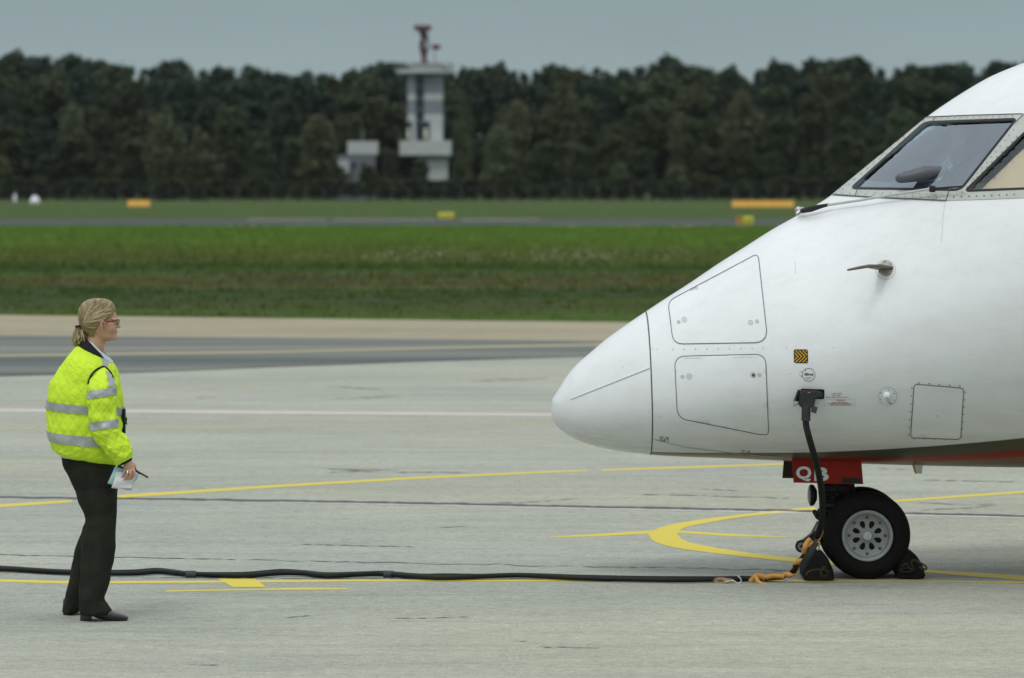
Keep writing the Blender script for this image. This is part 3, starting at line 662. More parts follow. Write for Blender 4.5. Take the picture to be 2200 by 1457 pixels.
# station lists
us = [(i/44)**2 for i in range(1, 45)]
rad_st = [(lambda th, u=u: TIP+(seam_x(th)-.8-TIP)*u) for u in us]
fus_px = list(np.linspace(0, 1, 150)) 
def fst(v):
    return lambda th: seam_x(th)+.8 + (2300-seam_x(th))*v
fus_st = [fst(v) for v in fus_px] + [(lambda th, x=x: x) for x in (2330,2370,2420,2480,2550,2650,2780,2900,3100,3400,3800,4400,5200)]
# BVH of the whole skin for placing the fittings
Vb = []; 
allst = rad_st + fus_st
rb = [ring_(f_) for f_ in allst]; MBb = MB().rings(rb, cap=True)
bvh = BVHTree.FromPolygons([tuple(v) for v in MBb.v], MBb.f)
ORG = Vector((0, 0, CH))
def hit(px, py, off=0.0):
    d = Vector(((px-CX)/FP, 1, -(py-HZ)/FP)).normalized(); loc, nor, i, dist = bvh.ray_cast(ORG, d, 60)
    if loc is None:
        loc, nor, i, dist = bvh.find_nearest(P(px, py, D0))
    if nor.dot(loc-Vector((loc.x, D0, loc.z*.5+.6))) < 0 and nor.y > 0: nor = -nor
    if nor.y > 0.3: nor = -nor
    return loc + nor*off, nor
plane = empty('airplane', (XW(1862), D0, 0.0), 'white jet airliner nose with cockpit windows parked on its nose wheel', 'airplane')

# paint
def white_paint(name, belly=True):
    m, t, b = newmat(name, 0.32, 0.5); b.inputs['Coat Weight'].default_value = 0.35; b.inputs['Coat Roughness'].default_value = 0.12
    base = mixc(t, 1.0, (0.79,0.815,0.84), ramp(t, gnoise(t, 1.1, (1,1,1), 6, .7), [(0.35, (0.93,0.93,0.92)), (0.65, (1,1,1))]), 'MULTIPLY')
    base = mixc(t, 1.0, base, ramp(t, gnoise(t, 9, (.35,1,1.2), 7, .75), [(0.3, (0.93,0.93,0.92)), (0.55, (1,1,1))]), 'MULTIPLY')
    uv = N(t, 'ShaderNodeUVMap'); s_ = N(t, 'ShaderNodeSeparateXYZ'); t.links.new(uv.outputs[0], s_.inputs[0]); U, Vv = s_.outputs[0], s_.outputs[1]
    # grime that gathers low on the nose (streaked aft)
    gr = mth(t, 'MULTIPLY', mth(t, 'MULTIPLY', ramp(t, Vv, [(0.0, (0,0,0)), (0.62, (0,0,0)), (0.84, (1,1,1)), (1, (1,1,1))]), ramp(t, gnoise(t, 5, (.25,1,2.5), 7, .75), [(0.35, (0,0,0)), (0.65, (1,1,1))])), 0.45)
    base = mixc(t, gr, base, (0.42,0.385,0.31))
    if belly:
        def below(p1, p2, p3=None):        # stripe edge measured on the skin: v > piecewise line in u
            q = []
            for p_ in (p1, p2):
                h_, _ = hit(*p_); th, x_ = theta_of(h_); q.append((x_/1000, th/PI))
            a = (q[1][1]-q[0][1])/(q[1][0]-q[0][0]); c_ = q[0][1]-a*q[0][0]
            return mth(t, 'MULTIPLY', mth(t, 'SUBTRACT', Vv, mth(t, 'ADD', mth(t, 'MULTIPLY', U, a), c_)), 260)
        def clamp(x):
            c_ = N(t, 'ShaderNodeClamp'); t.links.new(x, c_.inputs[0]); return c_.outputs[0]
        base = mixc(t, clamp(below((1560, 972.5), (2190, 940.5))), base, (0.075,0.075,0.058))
        base = mixc(t, clamp(below((1860, 983.5), (2190, 965.5))), base, (0.25,0.018,0.004))
        base = mixc(t, clamp(below((2010, 990.5), (2190, 981.0))), base, (0.20,0.085,0.008))
        base = mixc(t, clamp(below((2010, 995.5), (2190, 992.0))), base, (0.07,0.016,0.006))
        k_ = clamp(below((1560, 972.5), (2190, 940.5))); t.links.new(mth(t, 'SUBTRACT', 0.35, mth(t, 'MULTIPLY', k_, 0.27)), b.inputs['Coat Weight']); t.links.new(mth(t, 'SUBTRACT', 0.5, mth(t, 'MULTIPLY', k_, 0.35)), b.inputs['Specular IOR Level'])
    t.links.new(base, b.inputs['Base Color'])
    bumpn(t, b, gnoise(t, 1.6, (.6,1,1), 3), 0.10, 0.02)
    return m
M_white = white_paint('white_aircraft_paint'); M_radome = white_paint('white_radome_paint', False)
M_in = pmat('cockpit_lining', (0.10,0.105,0.11), 0.8, var=.1)
# radome
rr_ = [ring_(f_) for f_ in rad_st]; tipv = [Vector((XW(TIP), D0, ZW(875)))]
m = MB(); V = [p for r_ in rr_ for p in r_] + tipv; F = [(i*NT+k, (i+1)*NT+k, (i+1)*NT+(k+1) % NT, i*NT+(k+1) % NT) for i in range(len(rr_)-1) for k in range(NT)]
F += [(len(V)-1, k, (k+1) % NT) for k in range(NT)] + [tuple((len(rr_)-1)*NT+k for k in range(NT))[::-1]]
UV = [q for f_ in rad_st for q in uvring(f_)] + [(TIP/1000, .5)]
rdm = mesh_obj('radome', V, F, M_radome, plane, True, 40, UV)
# fuselage shell (outer + inner skin) with the window openings cut through it
ro = [ring_(f_) for f_ in fus_st]; ri = [ring_(f_, .045) for f_ in fus_st]; nS = len(fus_st)
V = [p for r_ in ro for p in r_] + [p for r_ in ri for p in r_]; UV = [q for f_ in fus_st for q in uvring(f_)]*2
F = [(i*NT+k, (i+1)*NT+k, (i+1)*NT+(k+1) % NT, i*NT+(k+1) % NT) for i in range(nS-1) for k in range(NT)]
b0 = nS*NT
F += [(b0+i*NT+k, b0+i*NT+(k+1) % NT, b0+(i+1)*NT+(k+1) % NT, b0+(i+1)*NT+k) for i in range(nS-1) for k in range(NT)]
F += [(k, (k+1) % NT, b0+(k+1) % NT, b0+k) for k in range(NT)]; e_i = (nS-1)*NT
F += [(e_i+k, b0+e_i+k, b0+e_i+(k+1) % NT, e_i+(k+1) % NT) for k in range(NT)]
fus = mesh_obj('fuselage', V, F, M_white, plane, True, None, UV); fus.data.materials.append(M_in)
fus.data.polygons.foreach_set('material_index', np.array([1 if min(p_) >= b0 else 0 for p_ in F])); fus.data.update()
bm_ = bmesh.new(); bm_.from_mesh(fus.data); bmesh.ops.recalc_face_normals(bm_, faces=bm_.faces[:]); bm_.to_mesh(fus.data); bm_.free()
def rounded(poly, r_, n=6):
    o = []; m_ = len(poly)
    for i in range(m_):
        p = Vector(poly[i]).to_2d(); a = Vector(poly[i-1]).to_2d(); c = Vector(poly[(i+1) % m_]).to_2d()
        rr2 = poly[i][2] if len(poly[i]) > 2 else r_
        va = (a-p); vc = (c-p); ra = min(rr2, va.length*.45, vc.length*.45); A_ = p+va.normalized()*ra; C_ = p+vc.normalized()*ra
        for k in range(n+1):
            t_ = k/n; o.append(tuple(A_*(1-t_)**2 + p*2*t_*(1-t_) + C_*t_*t_))
    return o
pane1 = rounded([(1830,405.5,9), (1988,264,14), (2184,257,8), (2064,409,16)], 10)
pane2 = rounded([(2075,411,8), (2206,282,10), (2330,272,30), (2345,400,30)], 10)
cut = MB()
for pn in (pane1, pane2):
    pts = [hit(*p)[0] for p in pn]; poly = [Vector((p.x, D0-3, p.z)) for p in pts]; cut.prism(poly, (0, 6, 0))
cuto = cut.obj('cutter', plain('window_reveal', (.03,.028,.03)), plane, smooth=False)
md = fus.modifiers.new('cut', 'BOOLEAN'); md.operation = 'DIFFERENCE'; md.solver = 'EXACT'; md.object = cuto
dg = bpy.context.evaluated_depsgraph_get(); me = bpy.data.meshes.new_from_object(fus.evaluated_get(dg), depsgraph=dg)
fus.modifiers.clear(); fus.data = me; me.shade_smooth(); me.set_sharp_from_angle(angle=R(35)); bpy.data.objects.remove(cuto)

# fittings that follow the skin
def inside(p, poly):
    x, y = p; c = False; j = len(poly)-1
    for i in range(len(poly)):
        if (poly[i][1] > y) != (poly[j][1] > y) and x < (poly[j][0]-poly[i][0])*(y-poly[i][1])/(poly[j][1]-poly[i][1])+poly[i][0]: c = not c
        j = i
    return c
def dens(poly, st):
    o = []
    for i in range(len(poly)):
        a = Vector(poly[i]); b_ = Vector(poly[(i+1) % len(poly)]); n_ = max(1, int((b_-a).length/st))
        o += [tuple(a.lerp(b_, k/n_)) for k in range(n_)]
    return o
def patch(name, outer, holes, off, mat, parent, st=10, both=False, uvf=None, smooth=True):
    outer = dens(outer, st); holes = [dens(h_, st) for h_ in holes]; pts = []; edges = []
    for lp in [outer]+holes:
        b_ = len(pts); pts += [Vector(p) for p in lp]; edges += [(b_+i, b_+(i+1) % len(lp)) for i in range(len(lp))]
    xs = [p[0] for p in outer]; ys = [p[1] for p in outer]; x = min(xs)+st*.5
    while x < max(xs):
        y = min(ys)+st*.5
        while y < max(ys):
            if inside((x, y), outer) and not any(inside((x, y), h_) for h_ in holes): pts.append(Vector((x+.01, y+.013)))
            y += st
        x += st
    v2, _, f2, *_r = delaunay_2d_cdt(pts, edges, [], 0, 1e-5)
    fs = []
    for f_ in f2:
        c = sum((v2[i] for i in f_), Vector((0, 0)))/len(f_)
        if inside(c, outer) and not any(inside(c, h_) for h_ in holes): fs.append(tuple(f_))
    V = [hit(p[0], p[1], off)[0] for p in v2]
    nsum = sum(((V[f_[1]]-V[f_[0]]).cross(V[f_[2]]-V[f_[0]]) for f_ in fs), Vector())
    if nsum.dot(Vector((0, -1, .2))) < 0: fs = [f_[::-1] for f_ in fs]
    if both:
        mesh_obj(name, [Vector((p.x, 2*D0-p.y, p.z)) for p in V], [f_[::-1] for f_ in fs], mat, parent, smooth)
    return mesh_obj(name, V, fs, mat, parent, smooth)
def strip(pts, wpx, off=0.0015, m=None, closed=False, st=5):
    if closed: pts = list(pts)+[pts[0]]
    q = []
    for i in range(len(pts)-1):
        a = Vector(pts[i][:2]); b_ = Vector(pts[i+1][:2]); n_ = max(1, int((b_-a).length/st)); q += [a.lerp(b_, k/n_) for k in range(n_)]
    if not closed: q.append(Vector(pts[-1][:2]))
    m = m or MB(); V = []; n_ = len(q)
    for i in range(n_):
        a = q[(i-1) % n_] if closed else q[max(0, i-1)]; b_ = q[(i+1) % n_] if closed else q[min(n_-1, i+1)]
        t_ = (b_-a).normalized(); nn = Vector((-t_.y, t_.x)); ww = wpx/2
        V += [hit(*(q[i]-nn*ww), off)[0], hit(*(q[i]+nn*ww), off)[0]]
    F = [(2*i, 2*i+1, 2*((i+1) % n_)+1, 2*((i+1) % n_)) for i in range(n_ if closed else n_-1)]
    return m.add(V, F)
def disc(m, px, py, r_, off=.002, n=14, ry=None, hollow=0):
    c = hit(px, py, off)[0]; V = [hit(px+r_*math.cos(2*PI*k/n), py+(ry or r_)*math.sin(2*PI*k/n), off)[0] for k in range(n)]
    if hollow:
        V2 = [hit(px+(r_-hollow)*math.cos(2*PI*k/n), py+((ry or r_)-hollow)*math.sin(2*PI*k/n), off)[0] for k in range(n)]
        return m.add(V+V2, [(k, (k+1) % n, n+(k+1) % n, n+k) for k in range(n)])
    return m.add(V+[c], [(k, (k+1) % n, n) for k in range(n)])
M_gap = plain('panel_gap', (0.085,0.095,0.092)); M_gapl = plain('panel_gap_light', (0.40,0.42,0.41)); M_frame = pmat('window_frame_paint', (0.44,0.465,0.435), .5, var=.10, scale=14)
M_rubber = plain('black_rubber', (0.018,0.018,0.02), .55); M_rivet = plain('rivet', (0.16,0.17,0.165), .5); M_rivl = plain('rivet_painted', (0.42,0.43,0.42), .5)
M_steel = plain('bare_steel', (0.42,0.41,0.38), .35, .8); M_hilite = plain('edge_highlight', (0.86,0.87,0.86), .4)  # M_hilite: pale tone for edge highlights drawn as strips
M_panel = white_paint('white_panel_paint', False)
# seam behind the radome
m = MB(); n = NT; V = []
for k in range(n):
    th = 2*PI*k/n
    for dx, of in ((-1.3, -.0015), (1.3, -.0015)):
        p = S(seam_x(th)+dx, th); c = Vector((p.x, D0, ZW(835))); V.append(p+(p-c).normalized()*.0015)
m.add(V, [(2*k, 2*k+1, 2*((k+1) % n)+1, 2*((k+1) % n)) for k in range(n)]); m.obj('radome_seam', M_gap, plane)
# lightning strip and lower seam
m = MB(); q = [hit(1228+(1396-1228)*k/12, 857+(790.5-857)*k/12, .002)[0] for k in range(13)]; m.tube(q, .0048, 8); m.obj('lightning_strip', M_panel, plane)
strip([(1226,859),(1396,793)], 1.0, .001).obj('strip_edge', plain('strip_shade', (.66,.68,.68)), plane)
strip([(1231,933.6),(1258,940),(1290,945),(1340,949.5),(1396,952.5)], 1.2).obj('radome_pale_line', M_hilite, plane)
strip([(1406,943.5),(1440,953),(1480,962),(1530,968.5),(1585,974),(1640,979.5),(1684,982)], 1.3).obj('lower_seam', M_gapl, plane)
# access panels
up = rounded([(1435.5,648,16), (1629,545,13), (1650,736,30), (1447,739.5,22)], 20, 8)
lo = rounded([(1449.5,766,24), (1645,761,24), (1651.5,934,24), (1630,932.5,14), (1456,898,22)], 20, 8)
def panel(name, outl, latches, riv):
    e_ = patch(name, outl, [], .0022, M_panel, plane, 12)
    uvl = e_.data.uv_layers.new(name='UVMap'); ar = []
    for l in e_.data.loops:
        th, x_ = theta_of(e_.data.vertices[l.vertex_index].co); ar += [x_/1000, th/PI]
    uvl.data.foreach_set('uv', ar)
    strip(outl, 1.5, .0032, closed=True, st=4).obj('panel_gap', M_gap, e_)
    for (x_, y_, r_) in latches:
        m_ = disc(MB(), x_, y_, r_, .0036, 18, hollow=1.1); disc(m_, x_, y_, r_*.45, .0036, 10, hollow=.9)
        m_.obj('latch', M_gapl, e_)
    if riv:
        m_ = MB()
        for x_, y_ in riv: disc(m_, x_, y_, 1.2, .0036, 8)
        m_.obj('rivets', M_rivl, e_)
    return e_
panel('access_panel', up, [(1458.6,692.8,3.6), (1471,687.7,5.9), (1613,693.8,5.6), (1627,691,4.1)], None)['label'] = 'upper tapered nose access panel'
panel('access_panel', lo, [(1467,809.8,4), (1481,809,6.2), (1618.6,805.9,6), (1632,805.9,4.2)], [(1472+5*i, 770) for i in range(8)]+[(1576+5.5*i, 768) for i in range(9)])['label'] = 'lower nose access panel'
disc(MB(), 1619, 806, 3.6, .004, 12).obj('latch_recess', M_gap, plane)
m = MB()
for i in range(9): disc(m, 1446+24.3*i, 751-.3*i, 1.5, .002, 8)
for p in ((1402,750),(1412,751),(1690,746),(1392,705),(1394.5,884),(1396,950),(1338,788),(1419,896),(1698,803),(1709,745),(1745,782),(1790,747)): disc(m, p[0], p[1], 1.2, .002, 8)
m.obj('rivets', M_rivl, plane)
m = MB()
for x0, y0 in ((1427.5,944), (1602.5,973)):
    for a, b_, c, d_ in ((-9,-5,-9,5), (-9,-5,-2,-5), (-5,-3,-5,3), (-5,3,4,3), (0,-3,0,2), (3,-4,9,-4), (8,-4,8,5), (4,-1,8,-1)): strip([(x0+a, y0+b_), (x0+c, y0+d_)], 1.6, .002, m)
m.obj('hinge', M_rivet, plane)
# scuffs and small marks
m = MB()
for (a, b_, c, d_) in ((1708,560,1709,590), (2030,436,2026,470), (2026,470,2023,520)): strip([(a, b_), (c, d_)], .7, .001, m)
for i in range(46):
    x_ = random.uniform(1410, 2190); y_ = random.uniform(max(450, 1000-.62*(x_-1180)), 960)
    if inside((x_, y_), up) or inside((x_, y_), lo): continue
    disc(m, x_, y_, random.uniform(.5, 1.1), .0012, 6)
m.obj('scuffs', M_rivl, plane)

# cockpit glazing
fr_out = [(1788.5,418.5), (1991,252.5), (2090,248.5), (2196,245.5), (2330,241), (2420,260), (2420,420), (2200,425.5), (2120,429), (2033,431.5), (1950,427.5), (1870,424)]
frame = patch('windshield_frame', fr_out, [pane1, pane2], .0035, M_frame, plane, 9, both=True)
m = MB(); strip([(1788.5,418.8),(1870,424.3),(1950,427.8),(2033,431.8)], 2.0, .006, m); strip([(2033,431),(2043,409),(2196,262)], 1.6, .006, m) if False else None
strip([(1991,252.8),(2090,248.8),(2198,245.8)], 1.8, .006, m); strip([(2033,431.5),(2042,404)], 1.6, .006, m); strip([(2000,254),(2004,264)] if False else [(2009,252),(2004,263)], 1.4, .006, m)
strip([(1843,408),(1838,421.5)], 1.4, .006, m); strip([(2200,247),(2182,264)], 1.6, .006, m); m.obj('frame_joint', M_gap, frame)
for pn in (pane1, pane2):
    g_ = [ (p[0], p[1]) for p in pn]
    strip(g_, 5.0, .005, closed=True, st=5).obj('seal', M_rubber, frame)
m = MB()
def rivrow(pts, st, r_, jitter=0):
    a = [Vector(p) for p in pts]
    for i in range(len(a)-1):
        n_ = int((a[i+1]-a[i]).length/st)
        for k in range(n_): q = a[i].lerp(a[i+1], k/max(1, n_)); disc(m, q.x, q.y, r_, .006, 8)
rivrow([(2050,424),(2196,418)], 15, 1.9); rivrow([(2068,414),(2196,285)], 14, 1.6); rivrow([(2079,395),(2196,270)], 15, 1.3) if False else rivrow([(2092,386),(2188,268)], 15, 1.3)
rivrow([(2011,256),(2190,249.5)], 13, 1.2); rivrow([(2018,259.5),(2190,253)], 14, .9); rivrow([(1812,408),(1985,266)], 17, 1.2); rivrow([(1806,412),(1980,260)], 18, .9); rivrow([(1810,416),(2030,427)], 16, 1.2); rivrow([(1850,413.5),(2040,420)], 15, 1.1)
m.obj('rivets', M_rivet, frame)
def glass(name, tint, refl, rough=.02):
    m_ = bpy.data.materials.new(name); m_.use_nodes = True; t_ = m_.node_tree; t_.nodes.clear(); o_ = N(t_, 'ShaderNodeOutputMaterial'); mx_ = N(t_, 'ShaderNodeMixShader')
    tr = N(t_, 'ShaderNodeBsdfTransparent'); tr.inputs[0].default_value = (*tint, 1); gl = N(t_, 'ShaderNodeBsdfGlossy'); gl.inputs['Roughness'].default_value = rough; gl.inputs[0].default_value = (.80,.90,1,1)
    ge = N(t_, 'ShaderNodeNewGeometry'); dt = N(t_, 'ShaderNodeVectorMath', operation='DOT_PRODUCT'); t_.links.new(ge.outputs['Incoming'], dt.inputs[0]); t_.links.new(ge.outputs['Normal'], dt.inputs[1])
    f5 = mth(t_, 'POWER', mth(t_, 'SUBTRACT', 1.0, mth(t_, 'ABSOLUTE', dt.outputs['Value'])), 5.0); ad = N(t_, 'ShaderNodeMath', operation='MULTIPLY_ADD'); ad.inputs[1].default_value = .9; ad.inputs[2].default_value = refl+.04; t_.links.new(f5, ad.inputs[0])
    t_.links.new(ad.outputs[0], mx_.inputs[0]); t_.links.new(tr.outputs[0], mx_.inputs[1]); t_.links.new(gl.outputs[0], mx_.inputs[2]); t_.links.new(mx_.outputs[0], o_.inputs[0]); return m_
M_glass = glass('windshield_glass', (.60,.68,.70), .22); M_glass2 = glass('side_window_glass', (.88,.86,.8), .04)
def infl(poly, k):
    c = sum((Vector(p) for p in poly), Vector((0, 0)))/len(poly); return [tuple(c+(Vector(p)-c)*k) for p in poly]
patch('windshield', infl(pane1, 1.015), [], -.006, M_glass, plane, 14, both=True)
patch('side_window', infl(pane2, 1.015), [], -.006, M_glass2, plane, 14, both=True)
# cockpit interior
M_dash = pmat('dash_panel', (0.055,0.055,0.075), .7); M_seat = pmat('seat_fabric', (0.16,0.14,0.12), .9); M_shade = pmat('cream_sun_shade', (0.66,0.60,0.46), .9, var=.05)
cabin = empty('cockpit_interior', (0, 0, 0), '', '' ); cabin.parent = plane
m = MB(); m.prism([(XW(1890), D0-.38, ZW(420)), (XW(1895), D0-.38, ZW(406)), (XW(1925), D0-.38, ZW(399)), (XW(2000), D0-.38, ZW(388)), (XW(2030), D0-.38, ZW(390)), (XW(2035), D0-.38, ZW(420))], (0, .76, 0)); m.obj('glareshield', M_dash, cabin, smooth=False)
m = MB(); m.capsule([P(1935,383,D0-.62), P(1990,372,D0-.62), P(2028,368,D0-.62)], [.030,.045,.03], 10); m.obj('instrument_hood', pmat('hood', (.085,.09,.11), .5), cabin)
m = MB(); m.box(P(2110,305,D0-.08), (.34, .4, .24), bev=.03); m.box(P(2060,318,D0-.35), (.06, .3, .2), bev=.02); m.tube([P(2100,320,D0-.3), P(2060,352,D0-.3), P(2040,372,D0-.3)], .018, 8); m.obj('overhead_panel', M_dash, cabin)
for yy_ in (D0-.48, D0+.48):
    m = MB(); m.capsule([(XW(2235), yy_, ZW(420)), (XW(2215), yy_, ZW(330)), (XW(2225), yy_, ZW(290))], [.2,.17,.1], 14); m.obj('seat', M_seat, cabin)
for sgn in (1,):
    V = []; F = []
    q = [(2098,398),(2215,285),(2330,276),(2345,396)]
    patch('sun_shade', q, [], -.055, M_shade, cabin, 14)
M_purp = pmat('glove', (.16,.13,.1), .8)

# wiper
wp = empty('wiper', (0, 0, 0), '', ''); wp.parent = plane
def hv(px, py, off): return hit(px, py, off)[0]
def wv(px, py, off=.03): return P(px, py, hit(px, py+12)[0].y-off)
MB().capsule([wv(1724,453), wv(1742,449,.035), wv(1762,444,.035), wv(1780,440,.03)], [.015,.019,.013,.009], 10).obj('wiper_arm', M_rubber, wp)
m = MB(); m.ell(wv(1716,452), (.024,.02,.024), n=12); m.capsule([wv(1713,459,.0), wv(1724,449,.03)], [.013,.013], 8); m.obj('wiper_pivot', M_steel, wp)
m = MB(); m.tube([wv(1779,440.5), wv(1850,430,.035), wv(1920,418,.04), wv(2003,405.5,.045)], [.008,.0075,.0075,.0075], 8); m.obj('wiper_rod', plain('satin_metal', (.52,.54,.54), .4, .3), wp)
m = MB(); m.capsule([wv(2005,406,.05), wv(2040,402.5,.05), wv(2070,400,.045)], [.0065,.0055,.004], 8); m.box(wv(2003,406,.055), (.034,.03,.038), bev=.006); m.tube([wv(2001,408,.06), wv(1997,395,.06)], .004, 6); m.obj('wiper_blade', M_rubber, wp)

# pitot probe
M_pit = plain('probe_metal', (0.17,0.145,0.12), .45, .5); M_pitl = plain('probe_base', (0.40,0.38,0.34), .5, .3, var=.25)
pr = disc(MB(), 1904, 577.5, 15.5, .006, 28, ry=16.2).obj('pitot_probe', M_pitl, plane)
disc(MB(), 1903, 580, 22, .0015, 30, ry=21, hollow=.8).obj('base_ring', M_gapl, pr)
m = MB()
for x_, y_ in ((1902,563.5),(1915.5,568.5),(1890,586),(1917,580)): disc(m, x_, y_, 1.6, .009, 8)
m.obj('screws', M_gap, pr)
b0_ = hv(1911,575.5,.0); b1_ = hv(1890,577,.0); nb = hit(1903,577)[1]
tipd = P(1817,580,b0_.y-.22); m = MB()
A_ = [hv(1920,575.5,.003), hv(1888,578,.003)]; B_ = [P(1889,568.5,b0_.y-.11), P(1866,575,b0_.y-.11)]
for side in (1,):
    V = [A_[0]+Vector((0,0,.006)), A_[0]-Vector((0,0,.003)), A_[1]+Vector((0,0,.004)), A_[1]-Vector((0,0,.008)), B_[0]+Vector((0,0,.003)), B_[0]-Vector((0,0,.014)), B_[1]+Vector((0,0,.006)), B_[1]-Vector((0,0,.004))]
    m.add(V, [(0,2,6,4), (1,5,7,3), (0,4,5,1), (2,3,7,6), (4,6,7,5), (0,1,3,2)])
m.capsule([P(1888,571,b0_.y-.12), P(1868,571.5,b0_.y-.14), P(1845,575.5,b0_.y-.18), P(1822,580,b0_.y-.22)], [.007,.010,.009,.006], 10); m.obj('probe_mast', M_pit, pr)
# temperature / stall probe
tp = disc(MB(), 1907.5, 851.5, 20, .002, 30, ry=19.5).obj('stall_vane', M_panel, plane)
disc(MB(), 1907.5, 851.5, 20, .003, 30, ry=19.5, hollow=.8).obj('plate_edge', M_gapl, tp)
m = MB()
for x_, y_ in ((1908.5,837.7),(1892.3,843.6),(1921,845),(1892,857.5),(1920.7,859),(1908,865)): disc(m, x_, y_, 1.3, .004, 8)
m.obj('screws', M_rivet, tp)
a_ = hv(1905.5,848.5,.0); na = hit(1905.5,848.5)[1]; m = MB(); m.tube([a_, a_+na*.03, a_+na*.035], [.022,.020,.010], 16); m.obj('boss', M_panel, tp)
m = MB(); c_ = a_+na*.03; m.tube([c_, P(1914,867,c_.y-.05)], [.0075,.0085], 12); m.obj('vane_rod', M_steel, tp)
# riveted hatch
ha = rounded([(1964,825,9), (2070.5,834,9), (2064,943.5,9), (1956,940,9)], 9, 6)
h_o = patch('service_hatch', ha, [], .002, M_panel, plane, 14); strip(ha, 1.9, .003, closed=True, st=4).obj('hatch_gap', M_rivet, h_o)
strip([(1975,827.6),(2060,834.6)], 1.2, .0045).obj('hatch_edge', M_hilite, h_o)
m = MB()
for i in range(5): disc(m, 1974+22*i, 822.6+1.7*i, 1.6, .002, 8); disc(m, 1964+22*i if i < 4 else 1, 942.5+.8*i, 1.2, .002, 8) if i < 4 else None
for i in range(7): disc(m, 1959-1.15*i, 834+16.8*i, 1.5, .002, 8); disc(m, 2074-1.4*i, 843+15.7*i, 1.4, .002, 8)
disc(m, 2013.5, 892.7, 1.2, .004, 8); m.obj('rivets', M_rivet, h_o)
# belly antenna
m = MB(); c_ = Vector((XW(1964), D0-.18, ZW(985.5))); m.box(c_, (.125,.06,.010), bev=.003)
m.add([c_+Vector(v) for v in ((-.036,-.010,0),(.036,-.010,0),(.026,-.005,-.075),(-.013,-.005,-.075),(-.036,.010,0),(.036,.010,0),(.026,.005,-.075),(-.013,.005,-.075))], [(0,1,2,3),(4,7,6,5),(0,4,5,1),(3,2,6,7),(0,3,7,4),(1,5,6,2)])
an = m.obj('belly_antenna', plain('antenna_white', (.55,.56,.54), .5), plane)
MB().add([c_+Vector(v) for v in ((-.036,-.0105,0),(-.022,-.0112,0),(-.004,-.0055,-.075),(-.0135,-.0055,-.075))], [(0,1,2,3)]).obj('ochre_edge', M_ysb, an, smooth=False)
# decals
M_hy = plain('sticker_yellow', (0.50,0.32,0.02)); M_hb = plain('sticker_black', (0.015,0.013,0.010)); M_rtxt = plain('red_lettering', (0.36,0.07,0.05))
st_ = rounded([(1705.4,750.8),(1735.8,750.8),(1736.2,780.8),(1705.8,780.2)], 4, 4); sk = patch('warning_sticker', st_, [], .002, M_hb, plane, 5); m = MB()
inn = (1707.3, 752.8, 1734.4, 778.8)
for i in range(-3, 6):
    for sg_ in (1, -1):
        x_a = 1700+7.6*i; pts_ = []
        yc_ = 765.8
        poly = [(x_a, yc_-sg_*13.0-0), (x_a+3.6, yc_-sg_*13.0), (x_a+3.6+13, yc_), (x_a+13, yc_)]
        # clip in x
        q = []
        N_ = len(poly)
        def clipx(pl, xv, keep):
            o_ = []
            for a in range(len(pl)):
                p1 = pl[a]; p2 = pl[(a+1) % len(pl)]; k1 = keep(p1[0]); k2 = keep(p2[0])
                if k1: o_.append(p1)
                if k1 != k2: f__ = (xv-p1[0])/(p2[0]-p1[0]); o_.append((xv, p1[1]+(p2[1]-p1[1])*f__))
            return o_
        poly = clipx(poly, inn[0], lambda v: v >= inn[0]-1e-9)
        if len(poly) > 2: poly = clipx(poly, inn[2], lambda v: v <= inn[2]+1e-9)
        if len(poly) > 2:
            V = [hit(p[0], p[1], .0035)[0] for p in poly]; m.add(V, [tuple(range(len(V)))])
m.obj('yellow_chevrons', M_hy, sk, smooth=False)
pl = disc(MB(), 1737.6, 804.9, 14, .002, 32).obj('placard', M_panel, plane); disc(MB(), 1737.6, 804.9, 14, .003, 32, hollow=1.1).obj('placard_ring', M_rivet, pl)
m = MB()
for a in ([(1728.5,804),(1737,804.3)],): strip(a, 5.6, .003, m)
strip([(1737,804.5),(1747.5,805)], 3.4, .003, m); strip([(1744,802.2),(1748,802.3)], 1, .003, m); strip([(1744,807.4),(1748,807.4)], 1, .003, m); disc(m, 1730.5, 794.5, 1.8, .003, 8); strip([(1720.5,799),(1723.5,798.6)], 1.3, .003, m); strip([(1720.5,807.5),(1723.5,808.3)], 1.6, .003, m); strip([(1717,804),(1719,804)], 1.2, .003, m)
m.obj('placard_symbol', M_rivet, pl)
def text_mesh(s_, bold=0.0, space=1.0):
    cu = bpy.data.curves.new('t', 'FONT'); cu.body = s_; cu.size = 1; cu.offset = bold; cu.space_character = space; cu.align_x = 'CENTER'; cu.align_y = 'CENTER'; cu.resolution_u = 4
    o_ = bpy.data.objects.new('t', cu); COL.objects.link(o_); dg_ = bpy.context.evaluated_depsgraph_get(); me_ = bpy.data.meshes.new_from_object(o_.evaluated_get(dg_)); bpy.data.objects.remove(o_)
    v_ = [p.co.copy() for p in me_.vertices]; f_ = [tuple(p.vertices) for p in me_.polygons]; x0_, x1_ = min(p.x for p in v_), max(p.x for p in v_); y0_, y1_ = min(p.y for p in v_), max(p.y for p in v_)
    return [((p.x-x0_)/(x1_-x0_), (p.y-y0_)/(y1_-y0_)) for p in v_], f_
def skin_text(s_, x0, y0, x1, y1, mat, parent, name='lettering', off=.003, bold=.0):
    v_, f_ = text_mesh(s_, bold); return MB().add([hit(x0+(x1-x0)*a, y1+(y0-y1)*b_, off)[0] for a, b_ in v_], f_).obj(name, mat, parent, smooth=False)
skin_text('EXTERNAL POWER', 1786, 843.8, 1808.5, 846.6, M_rtxt, plane); skin_text('D.C. 28V', 1789, 847.8, 1806, 850.8, M_rtxt, plane, bold=.01)
skin_text('WARNING', 1796.5, 858.4, 1814.5, 861.6, M_rtxt, plane, bold=.01)
